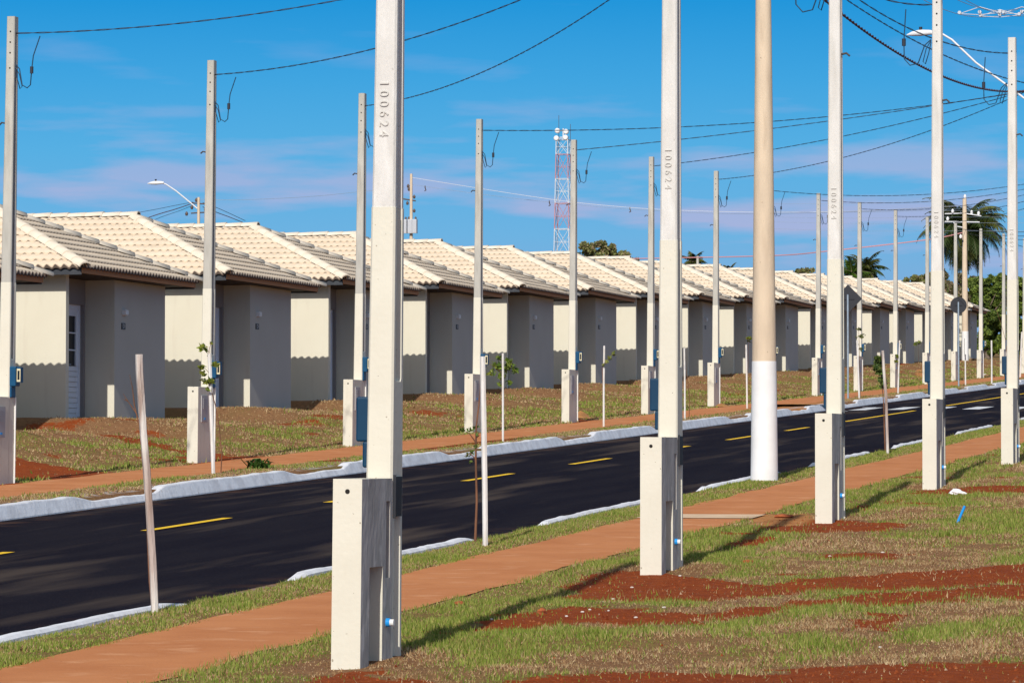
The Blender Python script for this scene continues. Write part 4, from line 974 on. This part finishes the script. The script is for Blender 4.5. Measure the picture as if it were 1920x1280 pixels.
GO.append(grass('grass', -1.5, D_PATH0+.06, 16, 32, 3200, .036, .0042, 1, drop=foot_clear))
GO.append(grass('grass', .0, D_PATH0+.03, 32, 50, 1700, .040, .0055, 2, drop=foot_clear))
GO.append(grass('grass', 1.0, D_PATH0+.03, 50, 85, 600, .045, .009, 3, drop=foot_clear))
GO.append(grass('grass', D_PATH1-.05, D_KN-.02, 12, 42, 4200, .032, .0050, 4))
GO.append(grass('grass', D_PATH1-.02, D_KN-.02, 42, 110, 1900, .034, .008, 5))
GO.append(grass('grass', D_KF+.02, D_FP0+.04, 40, 75, 1100, .035, .009, 6))
GO.append(grass('grass', D_KF+.02, D_FP0+.04, 75, 150, 450, .04, .014, 7))
GO.append(grass('grass', D_FP1-.03, HD-.1, 44, 75, 420, .05, .011, 8))
GO.append(grass('grass', D_FP1-.03, HD-.1, 75, 130, 200, .055, .018, 9))
GO.append(grass('grass', D_FP1-.03, HD-.1, 130, 215, 90, .06, .03, 10))
NM = ['short patchy grass of the near lawn in front', 'patchy lawn grass beyond the nearest pole', 'lawn grass at the right, beyond the third near pole', 'grass of the near verge along the kerb', 'grass of the near verge farther up', 'thin grass strip behind the far kerb', 'thin grass strip behind the far kerb, farther up', 'dry patchy lawn before the left houses', 'dry patchy lawn before the middle houses', 'dry patchy lawn before the last houses']
for o, lab in zip(GO, NM): o['kind'] = 'stuff'; tag(o, lab, 'grass')

def tuft(px, py, label, n=60, h=.35, seed=1, cols=((.05,.12,.02),(.08,.17,.03),(.12,.2,.05)), h0=0, name='weed'):
    g = gp(px, py, h0); r = np.random.default_rng(seed); Vs = []; Cs = []
    for i in range(n):
        a = r.uniform(0, 2*np.pi); l_ = h*r.uniform(.5, 1.1); out_ = r.uniform(.35, 1.1)
        o_ = np.array([r.normal()*h*.22, r.normal()*h*.15, 0]); dv = np.array([math.cos(a), math.sin(a), 0]); sd_ = np.array([-dv[1], dv[0], 0])*h*.045
        mid = o_+dv*l_*out_*.45+[0, 0, l_*.45]; tip = o_+dv*l_*out_*.95+[0, 0, l_*.5*r.uniform(.5, 1)]
        c = np.array(cols[r.integers(0, len(cols))])*r.uniform(.7, 1.4)
        Vs.append([o_-sd_, o_+sd_, mid+sd_*1.3]); Vs.append([o_-sd_, mid+sd_*1.3, mid-sd_*1.3]); Vs.append([mid-sd_*1.3, mid+sd_*1.3, tip]); Cs += [c]*9
    V_ = np.array(Vs).reshape(-1, 3); o = big_mesh(name, V_, np.arange(len(V_)).reshape(-1, 3), np.array(Cs), 'leaf'); o.location = (g.x, g.y, float(gz(np.array([g.y]), np.array([-g.x]))[0])); tag(o, label, 'plant')
tuft(482, 880, 'spiky green plant on the far verge behind the kerb', 90, .30, 5)
tuft(143, 812, 'small dark weed in the lawn before the nearest house', 50, .18, 6, h0=.1)

# ------------------------------------------------------------------ small litter
def lump(name, material, P_, sx, sy, sz, label, cat, seed, rot=0, grp=None):
    r = random.Random(seed); b_ = MB(); n1, n2 = 10, 7; v = []; f = []
    for i in range(n2+1):
        t = math.pi*i/n2
        for j in range(n1):
            a = 2*math.pi*j/n1; q = r.uniform(.78, 1.12) if 0 < i < n2 else 1
            v.append((sx*math.sin(t)*math.cos(a)*q, sy*math.sin(t)*math.sin(a)*q, sz*(math.cos(t)*q*.8+.45)))
    for i in range(n2):
        for j in range(n1): f.append((i*n1+j, (i+1)*n1+j, (i+1)*n1+(j+1)%n1, i*n1+(j+1)%n1))
    b_.add(v, f, 0, False); z = float(gz(np.array([P_.y]), np.array([-P_.x]))[0])
    o = b_.build(name, material, None, (P_.x, P_.y, z)); o.rotation_euler.z = rot; return tag(o, label, cat, grp)
lump('brick_fragment', 'brick', gp(1403, 1062), .055, .05, .03, 'flat reddish brick piece in the grass right of the second pole', 'rubble', 1)
lump('brick_fragment', 'brick', gp(862, 1133), .04, .04, .02, 'orange brick chip beside the near path', 'rubble', 2)
lump('brick_fragment', 'brick', gp(1016, 1152), .03, .04, .035, 'orange clod standing in the red soil between the two near poles', 'rubble', 3)
lump('dirt_clod', 'brick', gp(1470, 970), .11, .12, .03, 'brown clod in sandy ring left of the third near pole', 'rubble', 4)
for i, (x, y) in enumerate(((922,1166),(1106,1146),(1141,1148),(1192,1160),(1275,1082),(1092,1151),(1062,1160),(1650,1212),(1130,1130),(1655,1042),(1185,1101),(1150,1120),(1245,1143),(1556,1045))):
    lump('pebble', 'pebble', gp(x, y), .008+.009*random.random(), .009, .008, 'small pale pebble lying on the red soil', 'pebble', 50+i, grp='pale pebbles on the soil')
lump('plastic_bag', 'bag', gp(1793, 929), .085, .06, .055, 'crumpled white plastic scrap behind the fourth near pole foot', 'litter', 9)
lump('plastic_bag', 'pvc_white', gp(1803, 929), .06, .03, .03, 'thin end of white plastic scrap right of the larger crumple', 'litter', 10)
lump('stone', 'pebble', gp(1847, 705), .06, .06, .05, 'pale stone beside a distant far-side pole', 'stone', 12)
lump('stone', 'pebble', gp(28, 900), .03, .04, .03, 'small white stone at the foot of the left edge pole', 'stone', 13)
g = gp(1793, 979); Zg = (g-CP).dot(CM @ Vector((0,0,-1)))
b_ = MB(); b_.tube([Vector((0,0,-.03)), zt(1809, 948, Zg)-g], .014, 8); tag(b_.build('pipe', 'pipe_blue', None, g), 'blue plastic pipe sticking up leaning out of the lawn', 'pipe')
def heap(px, py, sx, sy, sz, label, seed):
    g = gp(px, py); r = random.Random(seed); b_ = MB(); n1, n2 = 24, 8; v = [(0, 0, sz)]; f = []
    for i in range(1, n2+1):
        for j in range(n1):
            a = 2*math.pi*j/n1; t = i/n2; q = 1+.12*r.uniform(-1, 1); v.append((sx*t*math.cos(a)*q, sy*t*math.sin(a)*q, sz*(math.cos(t*math.pi)+1)/2*r.uniform(.85, 1.1)-.01))
    for j in range(n1): f.append((0, 1+j, 1+(j+1)%n1))
    for i in range(n2-1):
        for j in range(n1): a = 1+i*n1; f.append((a+j, a+n1+j, a+n1+(j+1)%n1, a+(j+1)%n1))
    b_.add(v, f, 0, True); o = b_.build('sand_heap', 'sand', None, (g.x, g.y, float(gz(np.array([g.y]), np.array([-g.x]))[0]))); tag(o, label, 'sand heap')
heap(1088, 785, .28, .9, .16, 'small heap of orange sand at the foot of the fifth far pole', 1)
heap(1352, 762, .35, 1.0, .08, 'low spread of orange sand right of a far-side pole', 2)
heap(1724, 707, .22, .8, .12, 'little sand pile on the far lawn near the right', 3)
heap(1500, 760, .9, 2.2, .04, 'flat patch of sand on the far verge by the dropped kerb', 4)
# concrete strip across the near path
g = gp(1340, 969); v = []
b_ = MB()
for i in range(9):
    t = i/8; d = D_PATH0-.05+(D_PATH1-D_PATH0+.06)*t
    for w_ in (-.40, .40): y = g.y+w_+.25*(t-.5)*0; v.append((-d, y, GR*y+.012))
b_.add(v, [(2*i, 2*i+1, 2*i+3, 2*i+2) for i in range(8)]); struct(b_.build('path_slab', 'slab'))

# ------------------------------------------------------------------ crumbs of soil and straw lying on the bare bands
r = np.random.default_rng(77); n_ = 60000
d = r.uniform(-1.5, D_PATH0-.05, n_); Y = 18+(r.random(n_)**1.6)*42
k = inview(np.stack([-d, Y, GR*Y], -1)); d, Y = d[k], Y[k]
di, dr, sa = masks(Y, d); k = r.random(len(d)) < np.where(di > .5, .9, .04); d, Y = d[k], Y[k]; m_ = len(d)
sz = .0035+.012*r.random(m_)**4; z = gz(Y, d)
c0 = np.stack([-d, Y, z], -1); dirs = np.array([(1,0,-.2),(-.5,.86,-.2),(-.5,-.86,-.2),(0,0,1)])
V_ = c0[:, None, :] + (dirs[None]*(1+.5*(r.random((m_, 4, 1))-.5)))*sz[:, None, None]
b0 = np.arange(m_)[:, None, None]*4; T_ = (b0+np.array([[0,1,3],[1,2,3],[2,0,3]])[None]).reshape(-1, 3)
cl_ = np.array([(.30,.065,.018),(.38,.09,.028),(.22,.04,.012),(.46,.16,.06),(.60,.42,.28)])[r.choice(5, m_, p=[.35,.3,.22,.1,.03])]
o = big_mesh('soil_crumbs', V_, T_, np.repeat(cl_, 4, axis=0), 'grass_blade'); o['kind'] = 'stuff'; tag(o, 'loose crumbs of red soil on the bare bands of the near lawn', 'soil')
